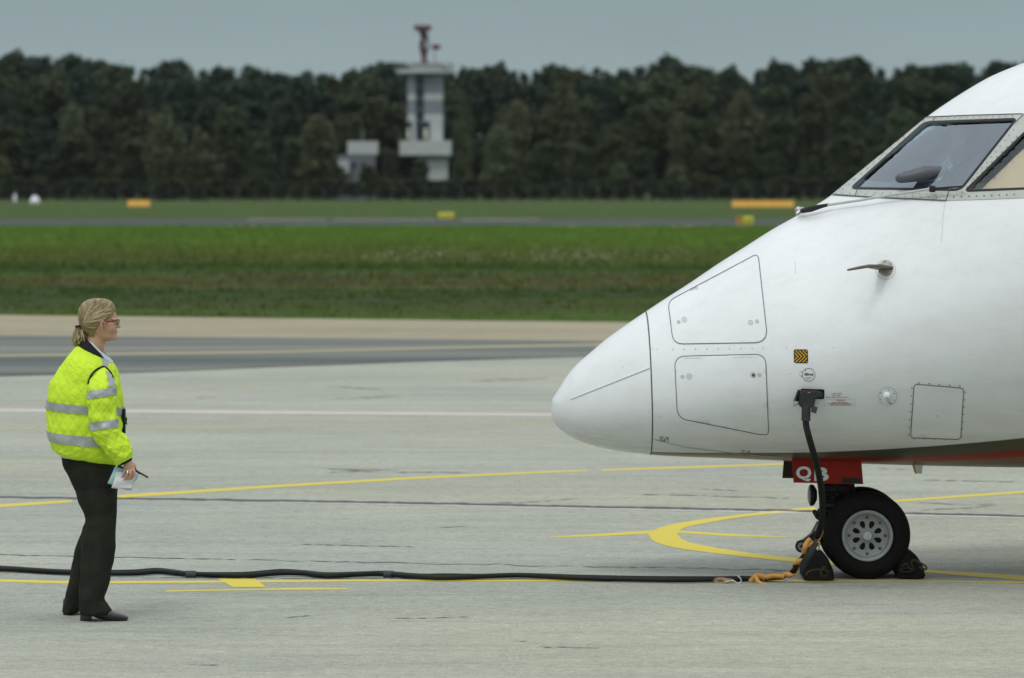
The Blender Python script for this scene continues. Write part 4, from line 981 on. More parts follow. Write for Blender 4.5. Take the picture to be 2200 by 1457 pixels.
m = MB()
for x0_, x1_, y_ in ((1773,1823,853.2), (1789,1823,864.5), (1779,1832.7,866.8), (1785,1828,869.4), (1729.5,1744.5,811), (1732,1741,813.6)):
    x_ = x0_
    while x_ < x1_: w2 = random.uniform(1.5, 5); strip([(x_, y_), (min(x1_, x_+w2), y_)], 1.2, .003, m, st=3); x_ += w2+random.uniform(.7, 1.5)
m.obj('small_lettering', M_rtxt, plane)
strip(rounded([(1772,858),(1838,858),(1838,872),(1772,872)], 1, 2), .5, .002, closed=True).obj('placard_outline', M_gapl, plane)
# ground power receptacle and its open flap
rc = rounded([(1720,834.8),(1771.5,836.5),(1771,857.5),(1720,857.5)], 4, 4); rcp = patch('power_receptacle', rc, [], .002, M_hb, plane, 7)
m = MB(); a1, a2, a3, a4 = hv(1719.5,836,.004), hv(1719,863,.004), P(1705.5,861,hv(1712,850,0).y-.09), P(1715,838,hv(1712,850,0).y-.06); m.add([a1,a2,a3,a4]+[p+Vector((-.004,-.004,0)) for p in (a1,a2,a3,a4)], [(0,1,2,3),(4,7,6,5),(0,4,5,1),(1,5,6,2),(2,6,7,3),(3,7,4,0)])
a5 = P(1706,873,a3.y+.01); m.tube([a3, a5, a2], .003, 6); m.obj('receptacle_flap', M_steel, rcp, smooth=False)

# nose gear
M_dk = plain('gear_dark', (0.018,0.020,0.015), .6, .3, var=.3); M_red2 = pmat('red_door_paint', (0.235,0.016,0.006), .55, var=.2, scale=6, spec=.15); M_lt = plain('gear_grey', (0.20,0.21,0.19), .5, .4, var=.25); M_let = plain('white_lettering', (.66,.67,.67), .5)
def door(y_, pts, name_l):
    d_ = y_; o_ = MB().prism([P(px, py, d_) for px, py in pts], (0, .012, 0)).obj('nose_gear_door', M_red2, plane, smooth=False); o_['label'] = name_l; return o_
dn = door(D0-.25, [(1701.5,985), (1850.5,990), (1854.8,1040.5), (1705,1037)], 'near red nose gear door lettered QB')
MB().prism([P(px, py, D0-.2525) for px, py in ((1808,1026.3),(1849,1027.5),(1850,1038.5),(1809,1037.5))], (0, .002, 0)).obj('door_patch', M_hb, dn, smooth=False)
def door_text(s_, x0, x1, y0, y1):
    v_, f_ = text_mesh(s_, .035); MB().add([P(x0+(x1-x0)*a, y1+(y0-y1)*b_, D0-.2535) for a, b_ in v_], f_).obj('lettering', M_let, dn, smooth=False)
door_text('Q', 1710.5, 1743, 1002, 1034.5); door_text('B', 1749.5, 1780.5, 1004, 1033.5)
door(D0+.25, [(1684.5,984), (1840,988), (1843,1030), (1681,1027.3)], 'far nose gear door seen from inside').data.materials[0] = plain('door_inside', (.05,.04,.025), .7)
gear = MB()
gear.tube([P(1797,985,D0), P(1797,1062,D0), P(1800,1088,D0)], [.085,.078,.05], 18); gear.tube([P(1800,1085,D0), P(1806,1128,D0)], .042, 14)
gear.box(P(1795,1052,D0), (.15,.16,.07), bev=.015); gear.box(P(1786,1084,D0-.03), (.10,.2,.03), bev=.008); gear.tube([P(1806,1128,D0), P(1862,1154,D0)], [.05,.045], 12); gear.tube([P(1862,1154,D0-.2), P(1862,1154,D0+.2)], .035, 14)
gear.box(P(1826,1048,D0), (.05,.1,.06), bev=.01); gear.tube([P(1775,1045,D0-.07), P(1772,1110,D0-.07)], .012, 8); gear.tube([P(1806,1078,D0-.1), P(1768,1078,D0-.1)], .008, 6); gear.tube([P(1785,1060,D0-.09), P(1790,1075,D0-.09), P(1783,1090,D0-.09)], .009, 6)
for x_, y_ in ((1779,1062),(1790,1070),(1800,1062),(1782,1096),(1762,1098),(1757,1104)): gear.ell(P(x_, y_, D0-.08), (.018,.02,.018), n=10)
gear.capsule([P(1770,1118,D0-.02), P(1757,1108,D0-.02), P(1750,1100,D0-.02)], [.02,.02,.014], 8)
gs = gear.obj('nose_gear_strut', M_dk, plane)
m = MB(); m.tube([P(1755,1064,D0-.05), P(1749,1064,D0-.05), P(1742.5,1064,D0-.05), P(1740,1064,D0-.05)], [.03,.058,.064,.060], 24); ll = m.obj('taxi_light', M_dk, plane)
MB().ell(P(1740.5,1064,D0-.05), (.016,.058,.058), n=20).obj('lens', pmat('lens', (.22,.24,.21), .15), ll)
m = MB(); m.tube([P(1722,1174,D0-.075), P(1722,1174,D0+.075)], .037, 20); m.capsule([P(1722,1174,D0), P(1742,1166,D0), P(1764,1150,D0), P(1772,1128,D0)], [.036,.042,.045,.04], 12); tq = m.obj('torque_link', M_dk, plane)
m = MB(); m.tube([P(1722,1174,D0-.083), P(1722,1174,D0-.073)], [.024,.024], 18); m.tube([P(1757,1120,D0-.05), P(1744,1146,D0-.05), P(1726,1160,D0-.05), P(1711,1166,D0-.05)], [.006,.008,.007,.006], 8); m.obj('link_pin', M_lt, tq)
MB().tube([P(1722,1174,D0-.085), P(1722,1174,D0-.082)], .009, 12).obj('pin_hole', M_hb, tq)
M_tyre = pmat('tyre_rubber', (0.0075,0.0075,0.007), .85, var=.3, scale=5, rvar=.08, spec=.18); M_rim = pmat('rim_paint', (0.27,0.285,0.285), .45, .2, var=.10, scale=10)
def wheel(yc, cx_, cz, R_, face):
    """yc centre plane; face -1 = outer side towards -Y"""
    prof = [(-.060,.150),(-.078,.160),(-.086,.185),(-.083,.210),(-.070,.233),(-.050,.246),(-.043,.2462),(-.041,.243),(-.035,.243),(-.033,.250),(-.014,.2525),(-.012,.249),(-.006,.249),(-.004,.2535)]
    prof = prof + [(-a, r_) for a, r_ in prof[::-1]]; m_ = MB(); n_ = 72; rg = []
    for o_, r_ in prof:
        ring = []
        for k in range(n_):
            a = 2*PI*k/n_; z_ = r_*math.sin(a)*R_/.2535; x_ = r_*math.cos(a)*R_/.2535
            bulge = 0.0
            if z_ < -cz+.012: bulge = (-cz+.012-z_); z_ = -cz + .002 + .0*bulge if z_ < -cz+.002 else z_
            ring.append(Vector((cx_+x_, yc+o_*(1+bulge*3), cz+z_)))
        rg.append(ring)
    V = [p for r_ in rg for p in r_]; mm = len(rg); F = [(i*n_+k, i*n_+(k+1) % n_, ((i+1) % mm)*n_+(k+1) % n_, ((i+1) % mm)*n_+k) for i in range(mm) for k in range(n_)]
    m_.add(V, F); ty = m_.obj('tyre', M_tyre, None)
    s_ = face; c = (cx_, yc, cz); m2 = MB()
    m2.lathe([(s_*.058,.150),(s_*.066,.1495),(s_*.072,.146),(s_*.073,.140),(s_*.070,.132),(s_*.066,.127),(s_*.044,.123),(s_*.040,.118),(s_*.036,.098),(s_*.034,.090)], c, 'Y', 72)
    m2.f = m2.f[:-2]
    # web with eight teardrop openings
    outer = [(.0905*math.cos(2*PI*k/72), .0905*math.sin(2*PI*k/72)) for k in range(72)]; holes = []
    for k in range(8):
        a = 2*PI*(k+.5)/8; hp = []
        for j in range(14):
            t_ = 2*PI*j/14; rr2 = .0665+.0235*math.cos(t_)*.95; ww = .0150*math.sin(t_)*(1+.30*math.cos(t_)); hp.append((rr2*math.cos(a)-ww*math.sin(a), rr2*math.sin(a)+ww*math.cos(a)))
        holes.append(hp)
    pts_ = []; ed = []
    for lp in [outer]+holes:
        b_ = len(pts_); pts_ += [Vector(p) for p in lp]; ed += [(b_+i, b_+(i+1) % len(lp)) for i in range(len(lp))]
    v2, _, f2, *_r = delaunay_2d_cdt(pts_, ed, [], 0, 1e-6); fs = []
    for f_ in f2:
        cc = sum((v2[i] for i in f_), Vector((0, 0)))/len(f_)
        if not any(inside(cc, h_) for h_ in holes): fs.append(tuple(f_))
    m2.add([Vector((cx_+p.x, yc+s_*(.034+.10*max(0, .06-p.length)), cz+p.y)) for p in v2], fs)
    rim = m2.obj('nose_wheel', M_rim, plane)
    ty.parent = rim
    MB().lathe([(s_*.0,.098),(s_*.005,.098)], c, 'Y', 40).obj('wheel_shade_disc', M_hb, rim)  # black disc stands in for the shade behind the web openings
    m3 = MB(); m3.lathe([(s_*.03,.040),(s_*.042,.039),(s_*.047,.034),(s_*.052,.030),(s_*.066,.028),(s_*.071,.024),(s_*.073,.001)], c, 'Y', 36); m3.obj('hub_cap', plain('hub_grey', (.46,.48,.47), .4, .3), rim)
    for k in range(8):
        a = 2*PI*k/8+PI/2*0; m4 = MB(); q = Vector((cx_+.104*math.cos(a), yc, cz+.104*math.sin(a)))
        m4.lathe([(s_*.034,.0085),(s_*.043,.0085),(s_*.044,.006),(s_*.047,.0055),(s_*.048,.001)], q, 'Y', 10); m4.obj('wheel_bolt', M_gap, rim)
    return rim
gz = .256; xw_ = at(1862, D0-.2)
wheel(D0-.19, xw_, .2515, .2535, -1)['label'] = 'near nose wheel'; wheel(D0+.19, xw_, .2515, .2535, 1)['label'] = 'far nose wheel'
reparent(plane)

# ---------------------------------------------------------------- chocks
M_ch = pmat('chock_rubber', (0.012,0.012,0.011), .9, var=.35, scale=14, spec=.15, bump=.6, bscale=50); M_rope = pmat('rope', (0.05,0.042,0.03), .9, var=.3, scale=40, spec=.1)
def chock(px0, px1, apx, ay, yb, flip, label, gx, q):
    d_ = FP*CH/(yb-HZ); X0, X1, XA = at(px0, d_), at(px1, d_), at(apx, d_); zt = hz(ay, d_); wd_ = .34
    tri = rounded([(X0+.004, .002, .02), (X0-.006, .055, .04), (XA-.045, zt-.004, .05), (XA+.035, zt, .05), (X1-.004, .06, .08), (X1, .002, .025)], .04, 8); e_ = empty('wheel_chock', ((X0+X1)/2, d_+wd_/2, 0), label, 'wheel chock', 'rubber wheel chocks')
    rg = []
    for y_, s_ in ((0,.90), (.012,1), (wd_-.012,1), (wd_,.90)):
        cx2, cz2 = (X0+X1)/2, zt*.4; rg.append([Vector((cx2+(p[0]-cx2)*s_, d_+y_, max(.002, cz2+(p[1]-cz2)*s_))) for p in tri])
    MB().rings(rg).obj('block', M_ch, e_)
    m_ = MB(); a = Vector((X0, 0, .01)) if flip < 0 else Vector((X1, 0, .01)); b_ = Vector((XA-.03*(-flip), 0, zt-.01))
    for k in range(9):                       # tread ribs on the sloping outer face
        p = a.lerp(b_, .08+.10*k); m_.box((p.x+flip*.002, d_+wd_/2, p.z), (.012, wd_-.03, .009), Matrix.Rotation(0, 3, 'Y'), bev=.003)
    m_.obj('ribs', M_ch, e_)
    m_ = MB(); m_.tube([Vector((X0+p[0], d_-.012-.004*i, p[1])) for i, p in enumerate(cr(q, 4))], .006, 8); m_.tube([Vector((X0+.05+.035*math.cos(a), d_-.012, .055+.012*math.sin(a))) for a in np.linspace(0, 6.28, 14)], .005, 6, cap=False) if flip > 0 else None; m_.obj('rope_loop', M_rope, e_); reparent(e_)
chock(1727, 1793, 1761, 1189, 1249, -1, 'black rubber wheel chock in front of the nose wheel, beside the power cable', .07, [(.13,.055),(.115,.085),(.095,.062),(.10,.035),(.125,.04),(.135,.06),(.11,.075),(.06,.078),(.02,.07),(.0,.05)])
chock(1929, 1988, 1953, 1187, 1244.8, 1, 'black rubber wheel chock behind the nose wheel', .09, [(.02,.075),(.05,.095),(.06,.07),(.085,.06),(.07,.10),(.085,.12),(.12,.105),(.15,.085),(.145,.07),(.11,.085)])

# ---------------------------------------------------------------- ground power cable
M_cab = pmat('cable_rubber', (0.007,0.0085,0.0075), .6, var=.3, scale=12, spec=.3); M_plug = pmat('plug_rubber', (0.024,0.026,0.029), .55, var=.2, scale=20, spec=.3); M_strap = pmat('orange_strap', (0.55,0.27,0.06), .7, var=.15, scale=20); M_strapd = pmat('black_tape', (0.03,0.03,0.03), .6)
M_tan2 = pmat('tan_strap', (0.35,0.25,0.13), .8, var=.15, scale=20); M_hook = plain('chromed_hook', (.62,.65,.66), .2, .8)
ps = hv(1735,848,0)
cb = empty('power_cable', G(1535, 1250), 'black ground power cable lying across the apron and plugged into the aircraft', 'cable')
gpath = [(-260,1212),(-120,1216),(-40,1221),(0,1227),(36,1229),(73,1231),(145,1234.5),(236,1237),(291,1236.5),(338,1233),(382,1236.8),(418,1240),(527,1240.6),(600,1236),(654,1237),(702,1242),(764,1240),(800,1238.5),(830,1238.5),(900,1243.5),(960,1245.5),(1050,1244.5),(1130,1243),(1230,1247),(1350,1249),(1450,1250),(1540,1250.5),(1600,1249.5),(1645,1249)]
def gpt(px, py, r_, lift=0): q = G(px, py, 0); return Vector((q.x, q.y, r_+lift+.002))
yp = ps.y
drop = [P(1645,1245,24.03), P(1672,1242,24.02), P(1692,1236,24.0), P(1706,1224,23.97), P(1720,1204,23.94), P(1735,1186,23.9), P(1752,1160,23.86), P(1764,1128,23.8), P(1767,1092,23.74), P(1764,1050,23.68), P(1758,1015,23.62), P(1748,975,23.56), P(1738,940,yp-.08), P(1732,915,yp-.07), P(1731,900,yp-.065)]
for s_, (dy, dx) in enumerate(((0, -3.0), (.026, 3.2))):
    a = []
    for i, (px, py) in enumerate(gpath):
        j = 3.0*noise.noise(Vector((px*.006, s_*7.3, 2))); lift = .012*max(0, noise.noise(Vector((px*.012, s_, 9))))*(1 if 300 < px < 1300 else 0)
        a.append(tuple(gpt(px, py+2+j-(2.5 if s_ else 0), .0165, lift)))
    for i, p in enumerate(drop): u = min(1, i/5); q = p+Vector((dx*p.y/FP*u, dy*(1-u), 0)); q.z = max(q.z, .0145); a.append(tuple(q))
    pa = cr(a, 6); ng = len(gpath)*6; base_ = .0150 if s_ == 0 else .0135
    MB().tube(pa, [base_ if i < ng-12 else max(.0108, base_-(i-ng+12)*.0005) for i in range(len(pa))], 10).obj('cable', M_cab, cb)
for px, py in ((410,1241),(835,1241)): q = gpt(px, py, .014); MB().tube([q-Vector((.03,.006,0)), q+Vector((.03,0.0,0))], [.0255,.0245], 14).obj('cable_tape', M_strapd, cb)
# plug
Pz = lambda px, py, o=0.0: P(px, py, yp-.055+o)
m = MB(); pts = [Pz(*p) for p in ((1716.5,852),(1719,843),(1726,838.5),(1756,840),(1767,842),(1768,853),(1752,857),(1750,872),(1746,876),(1722,876),(1717.5,872))]
m.prism(pts, (0, .085, 0)); pb = m.obj('plug', M_plug, cb, smooth=False); bv = pb.modifiers.new('b', 'BEVEL'); bv.width = .006; bv.segments = 2
MB().tube([Pz(1732,872,.02), Pz(1731.5,899,.0), Pz(1731.3,903,.0)], [.026,.025,.022], 16).obj('plug_sleeve', M_plug, pb)
MB().tube([Pz(1731.4,899.5), Pz(1731.2,903.5)], .027, 16).obj('plug_collar', M_strapd, pb)
MB().prism([Pz(*p, -.01) for p in ((1745,871.5),(1757,875.5),(1753,889),(1743,885.5))], (0, .03, 0)).obj('latch_lever', M_strapd, pb, smooth=False)
MB().ell(Pz(1738.5,844,-.003), (.010,.004,.005), n=10).obj('button', M_rtxt, pb)
# strap wound around the cable near the ground
def ribbon(pts, wd_, m_, up=(0,0,1)):
    pts = [Vector(p) for p in cr([tuple(p) for p in pts], 8)]; V = []
    for i, p in enumerate(pts):
        t_ = (pts[min(i+1, len(pts)-1)]-pts[max(0, i-1)]).normalized(); v = Vector((0, -1, 0)); s_ = t_.cross(v).normalized(); V += [p-s_*wd_/2, p+s_*wd_/2, p+s_*wd_/2+v*.003, p-s_*wd_/2+v*.003]
    n_ = len(pts); F = []
    for i in range(n_-1):
        for k in range(4): F.append((4*i+k, 4*i+(k+1) % 4, 4*i+4+(k+1) % 4, 4*i+4+k))
    return m_.add(V, F+[(0,1,2,3), (4*n_-4, 4*n_-3, 4*n_-2, 4*n_-1)])
cpts = [Vector(p) for p in cr([tuple(max(Vector((p.x, p.y, p.z)), p, key=lambda v: v.z)) for p in drop[:9]], 30)]
def helix(i0, i1, turns, r_, wd_, ph, m_):
    V = []; seg = cpts[i0:i1]; n_ = len(seg)
    for i, p in enumerate(seg):
        t_ = (seg[min(i+1, n_-1)]-seg[max(0, i-1)]).normalized(); u = Vector((0, -1, 0)); u = (u-t_*u.dot(t_)).normalized(); b_ = t_.cross(u); a = ph+2*PI*turns*i/n_
        c = p+(u*math.cos(a)+b_*math.sin(a))*r_; c.z = max(c.z, .006); c2 = c+t_*wd_; c2.z = max(c2.z, .006); V += [c, c2]
    return m_.add(V, [(2*i, 2*i+1, 2*i+3, 2*i+2) for i in range(n_-1)])
m = MB(); helix(6, 190, 3.3, .0235, .046, 0.6, m)
ribbon([P(1742,1158,23.80), P(1734,1166,23.80), P(1729,1178,23.80), P(1726,1190,23.82)], .030, m)
ribbon([P(1612,1251,23.97), P(1622,1240,23.96), P(1631,1237.5,23.97), P(1645,1241,23.98)], .032, m)
ribbon([P(1624,1238,23.95), P(1628,1248,23.92), P(1636,1255,23.90), P(1648,1257,23.88)], .022, m)
ribbon([P(1645,1241,23.98), P(1662,1237,23.98), P(1685,1239,23.96)], .026, m)
so_ = m.obj('orange_strap', M_strap, cb, smooth=True, sharp=None); sm = so_.modifiers.new('s', 'SOLIDIFY'); sm.thickness = .003
m = MB(); ribbon([P(1757,1160,23.78), P(1750,1172,23.78), P(1738,1190,23.79), P(1728,1206,23.82), P(1720,1220,23.86)], .034, m); m.obj('black_strap', M_strapd, cb)
MB().tube([P(1756,1164,23.76), P(1761,1166,23.76), P(1759,1180,23.77), P(1755,1182,23.77)], .005, 8).obj('strap_buckle', M_tan2, cb)
m = MB(); ribbon([P(1534,1250,23.97), P(1540,1244.5,23.96), P(1555,1244,23.95), P(1562,1250,23.93), P(1548,1253,23.93), P(1536,1251.5,23.95)], .018, m); ribbon([P(1552,1244.5,23.97), P(1570,1246,23.97), P(1578,1250,23.97)], .016, m); m.obj('tan_strap', M_tan2, cb)
MB().tube(cr([tuple(P(x_, y_, 23.92)) for x_, y_ in ((1558,1251),(1565,1249),(1575,1247.5),(1580,1251),(1587,1253.5),(1592,1250),(1592,1245),(1588,1240),(1584,1236.5))], 5), .0042, 8).obj('hook', M_hook, cb)
MB().ell(G(1690, 1252)+Vector((0,0,.006)), (.03,.015,.008), n=10).obj('strap_end', M_hook, cb)
reparent(cb)

# ================================================================ person
DW = 22.03
def Q(px, py, yo=0.0): return P(px, py, DW+yo)
M_skin, t, b = newmat('skin', 0.5, 0.4); b.inputs['Subsurface Weight'].default_value = 0.12; b.inputs['Subsurface Radius'].default_value = (.02,.008,.004); b.inputs['Subsurface Scale'].default_value = .3
c = ramp(t, gnoise(t, 22, (1,1,1), 5), [(0.3, (0.44,0.245,0.165)), (0.7, (0.56,0.335,0.23))]); t.links.new(c, b.inputs['Base Color']); bumpn(t, b, gnoise(t, 260, (1,1,1), 3), .15, .002)
who = empty('person', (at(195, DW), DW, 0.0), 'woman in a yellow high visibility jacket and dark trousers holding papers, facing the aircraft', 'person')
def hring(b_, f_, hw, yo=0.0, n=36, sx=2.0, sy=2.0):
    """ring through a back and a front photo point, hw = half width across"""
    B_, F_ = Q(b_[0], b_[1], yo), Q(f_[0], f_[1], yo); c_ = (B_+F_)/2; a = (F_-B_)/2; o_ = []
    for k in range(n):
        p = 2*PI*k/n; cs, sn = math.cos(p), math.sin(p)
        o_.append(c_ + a*math.copysign(abs(cs)**(2/sx), cs) + Vector((0, -hw*math.copysign(abs(sn)**(2/sy), sn), 0)))
    return o_
def interp_rings(specs, n):          # specs: (bx,by,fx,fy,hw,yo)
    return cr(specs, n)
# --- one continuous body: solids merged by a voxel remesh
bd_ = MB()
head = [(196,645,222,645,.025,0),(185,650,235,649,.048,0),(177,660,243.5,659,.063,0),(173.5,672,248.2,671,.070,0),(173,682,250.6,681,.0725,0),(173.5,688,250.6,688,.0735,0),(175,693,248.2,693,.0725,0),(177,700,249.0,700,.070,0),(181,707,249.6,706.5,.067,0),(187,713,249.4,712,.063,0),(195,719,248.6,718,.057,0),(203,725,249.0,723.5,.050,0),(211,730,247.6,728.5,.040,0),(219,734,241,732.2,.026,0)]
bd_.rings([hring((s_[0], s_[1]), (s_[2], s_[3]), s_[4], s_[5], 32, 2.2, 2.2) for s_ in cr(head, 3)])
bd_.capsule([Q(249.0,688.5), Q(252.4,694.5), Q(255.6,700.3)], [.006,.0075,.0085], 10)        # nose
bd_.ell(Q(256.0,701.8), (.0085,.010,.0075), n=12); bd_.ell(Q(252.8,703.4,-.009), (.0085,.0065,.0065), n=10); bd_.ell(Q(252.8,703.4,.009), (.0085,.0065,.0065), n=10)
bd_.ell(Q(249.4,711.4), (.0085,.020,.0052), n=12); bd_.ell(Q(249.2,715.8), (.0080,.018,.0056), n=12); bd_.ell(Q(247.3,724.5), (.012,.020,.014), n=12)      # lips, chin
for sg_ in (-1, 1):
    bd_.ell(Q(238,704,sg_*.044), (.028,.020,.030), n=14)                                      # cheek
    bd_.ell(Q(246,686.5,sg_*.03), (.013,.028,.0075), n=12)                                    # brow
    pts_ = [Q(219.2,710,sg_*.075), Q(217.0,701,sg_*.087), Q(217.4,693,sg_*.091), Q(220.5,690,sg_*.090), Q(224.4,692.5,sg_*.085), Q(225.0,698,sg_*.078)]
    bd_.capsule(pts_, [.006,.0055,.005,.005,.0048,.0045], 8); bd_.ell(Q(219.4,700,sg_*.076), (.006,.008,.018), n=12); bd_.ell(Q(219.8,709.5,sg_*.074), (.007,.006,.009), n=10); bd_.ell(Q(224.5,702.5,sg_*.071), (.004,.006,.006), n=8)
bd_.tube([Q(210,718), Q(206,735), Q(200,755), Q(196,775)], [.052,.050,.056,.075], 20)
# torso and limbs (under the clothes)
bd_.rings([hring((s_[0], s_[1]), (s_[2], s_[3]), s_[4], 0, 28) for s_ in cr([(182,765,214,772,.07,0),(158,784,234,794,.14,0),(140,815,240,822,.15,0),(130,870,242,875,.14,0),(134,930,238,938,.125,0),(150,985,236,990,.14,0),(163,1025,238,1030,.13,0),(180,1052,232,1053,.08,0)], 3)])
def limb(pts, rr): bd_.capsule([Q(*p) for p in pts], rr, 14)
limb([(214,822,-.15),(219,855,-.215),(222,915,-.235),(226,925,-.235)], [.038,.040,.038,.038]); limb([(226,925,-.235),(250,962,-.235),(273,992,-.235)], [.038,.034,.024])
limb([(206,824,.15),(208,860,.205),(208,930,.22),(208,940,.22)], [.038,.040,.038,.038]); limb([(202,940,.22),(214,985,.16),(222,1012,.10)], [.038,.034,.025])
limb([(205,1040,-.08),(218,1110,-.09),(207,1220,-.12),(196,1312,-.14)], [.065,.050,.042,.032]); limb([(200,1045,.08),(211,1110,.115),(180,1230,.17),(158,1302,.19)], [.06,.042,.036,.028])
limb([(197,1312,-.14),(225,1321,-.143),(255,1326,-.143)], [.024,.020,.012]); limb([(158,1300,.19),(176,1308,.193),(205,1314,.193)], [.022,.017,.010])
# near hand: palm, four bent fingers of different lengths and a thumb behind the papers
YH = -.235
bd_.capsule([Q(272,989,YH), Q(275.5,997,YH), Q(277,1003,YH-.004)], [.024,.026,.027], 12)
bd_.ell(Q(277,1004,YH-.004), (.032,.014,.030), n=16)
def finger(pts, r0, r1): 
    n_ = len(pts); bd_.capsule([Q(*p) for p in cr(pts, 3)], list(np.linspace(r0, r1, (n_-1)*3+1)), 10)
finger([(284.5,1003,YH-.004),(288.0,1011,YH-.020),(289.0,1018,YH-.026),(285.5,1025,YH-.020),(280.5,1029,YH-.012)], .0072,.0058)     # index
finger([(279.5,1004,YH-.008),(281.0,1012,YH-.026),(281.3,1019,YH-.032),(278.0,1026,YH-.026),(273.8,1030,YH-.016)], .0072,.0058)     # middle
finger([(274.2,1004,YH-.008),(274.4,1012,YH-.026),(273.8,1019,YH-.031),(270.8,1025.5,YH-.026),(267.0,1030.5,YH-.016)], .0070,.0057) # ring finger
finger([(269.2,1003,YH-.004),(268.0,1010,YH-.018),(266.6,1016,YH-.022),(264.4,1021.5,YH-.018),(261.5,1025.5,YH-.010)], .0064,.0052)  # little finger
finger([(285.5,998,YH+.012),(289.5,1005,YH+.026),(286.0,1013,YH+.030),(280.5,1018,YH+.026)], .0100,.0078)                             # thumb
# far hand, loosely curled beside the thigh
bd_.ell(Q(224,1016,.10), (.030,.014,.028), n=14)
for k, (dx, ln) in enumerate(((8,22),(2.5,25),(-3,24),(-8,19))):
    finger([(224+dx,1020,.10),(225+dx,1020+ln*.45,.09),(223+dx,1020+ln*.8,.085),(219+dx,1020+ln,.09)], .0088,.0068)
finger([(231,1012,.09),(235,1020,.08),(234,1028,.075)], .0098,.0078)
raw = bd_.obj('body', M_skin, None, True, None)
rm = raw.modifiers.new('r', 'REMESH'); rm.mode = 'VOXEL'; rm.voxel_size = .0029; rm.use_smooth_shade = True
sm_ = raw.modifiers.new('s', 'SMOOTH'); sm_.factor = .45; sm_.iterations = 2
dg = bpy.context.evaluated_depsgraph_get(); me = bpy.data.meshes.new_from_object(raw.evaluated_get(dg), depsgraph=dg); raw.modifiers.clear(); raw.data = me; me.shade_smooth(); raw.parent = who
# eyes and mouth
for sg_ in (-1, 1):
    ey = MB().ell(Q(246.6,692.3,sg_*.031), (.0115,.0115,.0105), n=16).obj('eye', plain('eye_white', (.55,.53,.50), .2), who)
    MB().ell(Q(247.5,692.3,sg_*.031)+Vector((.0075,0,0)), (.002,.0055,.0055), n=12).obj('iris', plain('iris', (.06,.05,.035), .2), ey)
    MB().capsule([Q(244.0,690.0,sg_*.045), Q(248.3,689.8,sg_*.036), Q(249.3,690.3,sg_*.022)], [.0016,.0022,.0016], 6).obj('eyelash', plain('lash', (.04,.025,.02), .7), ey)
MB().tube([Q(245.2,713.6,-.024), Q(249.2,713.5,-.012), Q(250.2,713.5), Q(249.2,713.5,.012), Q(245.2,713.6,.024)], [.0010,.0024,.0028,.0024,.0010], 8).obj('lips', plain('lips', (.34,.13,.10), .45), who)
# glasses
M_gls = plain('glasses_frame', (.13,.02,.012), .3); gm = MB()
for sg_ in (-1, 1):
    q_ = rounded([(252.4,686.6),(255.6,686.6),(255.2,694.6),(252.0,694.6)], 1, 3)
    loop = [Q(251.2,686.8,sg_*.056), Q(254.8,686.4,sg_*.036), Q(256.0,687.2,sg_*.014), Q(255.6,693.8,sg_*.014), Q(254.0,695.4,sg_*.034), Q(251.0,694.0,sg_*.056), Q(251.2,686.8,sg_*.056)]
    gm.tube(loop, .0022, 8); gm.tube([Q(251.4,688.8,sg_*.058), Q(248,689.4,sg_*.066), Q(236,690.6,sg_*.073), Q(222,691.6,sg_*.079)], [.0042,.0040,.0030,.0022], 8)
gm.tube([Q(256.0,689.5,-.014), Q(256.8,688.8,0), Q(256.0,689.5,.014)], .0022, 8); go_ = gm.obj('glasses', M_gls, who)
for sg_ in (-1, 1):
    MB().add([Q(251.3,687.2,sg_*.055), Q(255.8,687.4,sg_*.015), Q(255.4,693.6,sg_*.015), Q(251.2,693.8,sg_*.055)], [(0,1,2,3)]).obj('lens', glass('lens', (.9,.85,.8), .05), go_, smooth=False)
# hair
M_hair, t, b = newmat('blond_hair', 0.42, 0.5)
uvn = N(t, 'ShaderNodeUVMap'); mpn = N(t, 'ShaderNodeMapping'); mpn.inputs['Scale'].default_value = (36, 2.5, 1); t.links.new(uvn.outputs[0], mpn.inputs[0])
nn_ = N(t, 'ShaderNodeTexNoise'); nn_.inputs['Scale'].default_value = 1.0; nn_.inputs['Detail'].default_value = 5; nn_.inputs['Roughness'].default_value = .7; t.links.new(mpn.outputs[0], nn_.inputs[0])
c = ramp(t, nn_.outputs[0], [(0.32, (0.055,0.038,0.016)), (0.44, (0.17,0.125,0.055)), (0.56, (0.31,0.24,0.115)), (0.70, (0.54,0.44,0.25))]); t.links.new(c, b.inputs['Base Color'])
bumpn(t, b, nn_.outputs[0], 1.0, .006); b.inputs['Specular IOR Level'].default_value = .35
hairr = [(205,640.8,216,640.8,.012,0),(196,642,226,642,.034,0),(186,645.5,236,645.5,.056,0),(177,652,243.5,652,.070,0),(171,661,247.5,660,.0785,0),(168,671,249.6,670,.0835,0),(167.6,682,250.5,680,.0855,0),(169,692,248,690,.0845,0),(171.5,700,246,698,.080,0),(176,708,240,706,.073,0),(184,716,236,714,.066,0),(191,724,230,722,.060,0)]
rg = [hring((s_[0], s_[1]), (s_[2], s_[3]), s_[4], 0, 96, 2.1, 2.1) for s_ in cr(hairr, 8)]
V = [p for r_ in rg for p in r_]; nr = 96
def px_of(p): return CX+p.x/p.y*FP, HZ+(CH-p.z)/p.y*FP
edge_pts = [(250.5,640),(249.8,656),(248.6,667),(244,676),(236,684.5),(226,689.5),(217,692),(212.5,697),(209,703),(205,712),(200,722),(196,730),(150,731)]
def keep(p):
    x_, y_ = px_of(p); ex = [q_[0] for q_ in edge_pts[::-1]]; ey_ = [q_[1] for q_ in edge_pts[::-1]]
    return y_ < np.interp(x_, ex, ey_)+.6*math.sin(x_*1.7)
SC = Q(174,697); UV = []
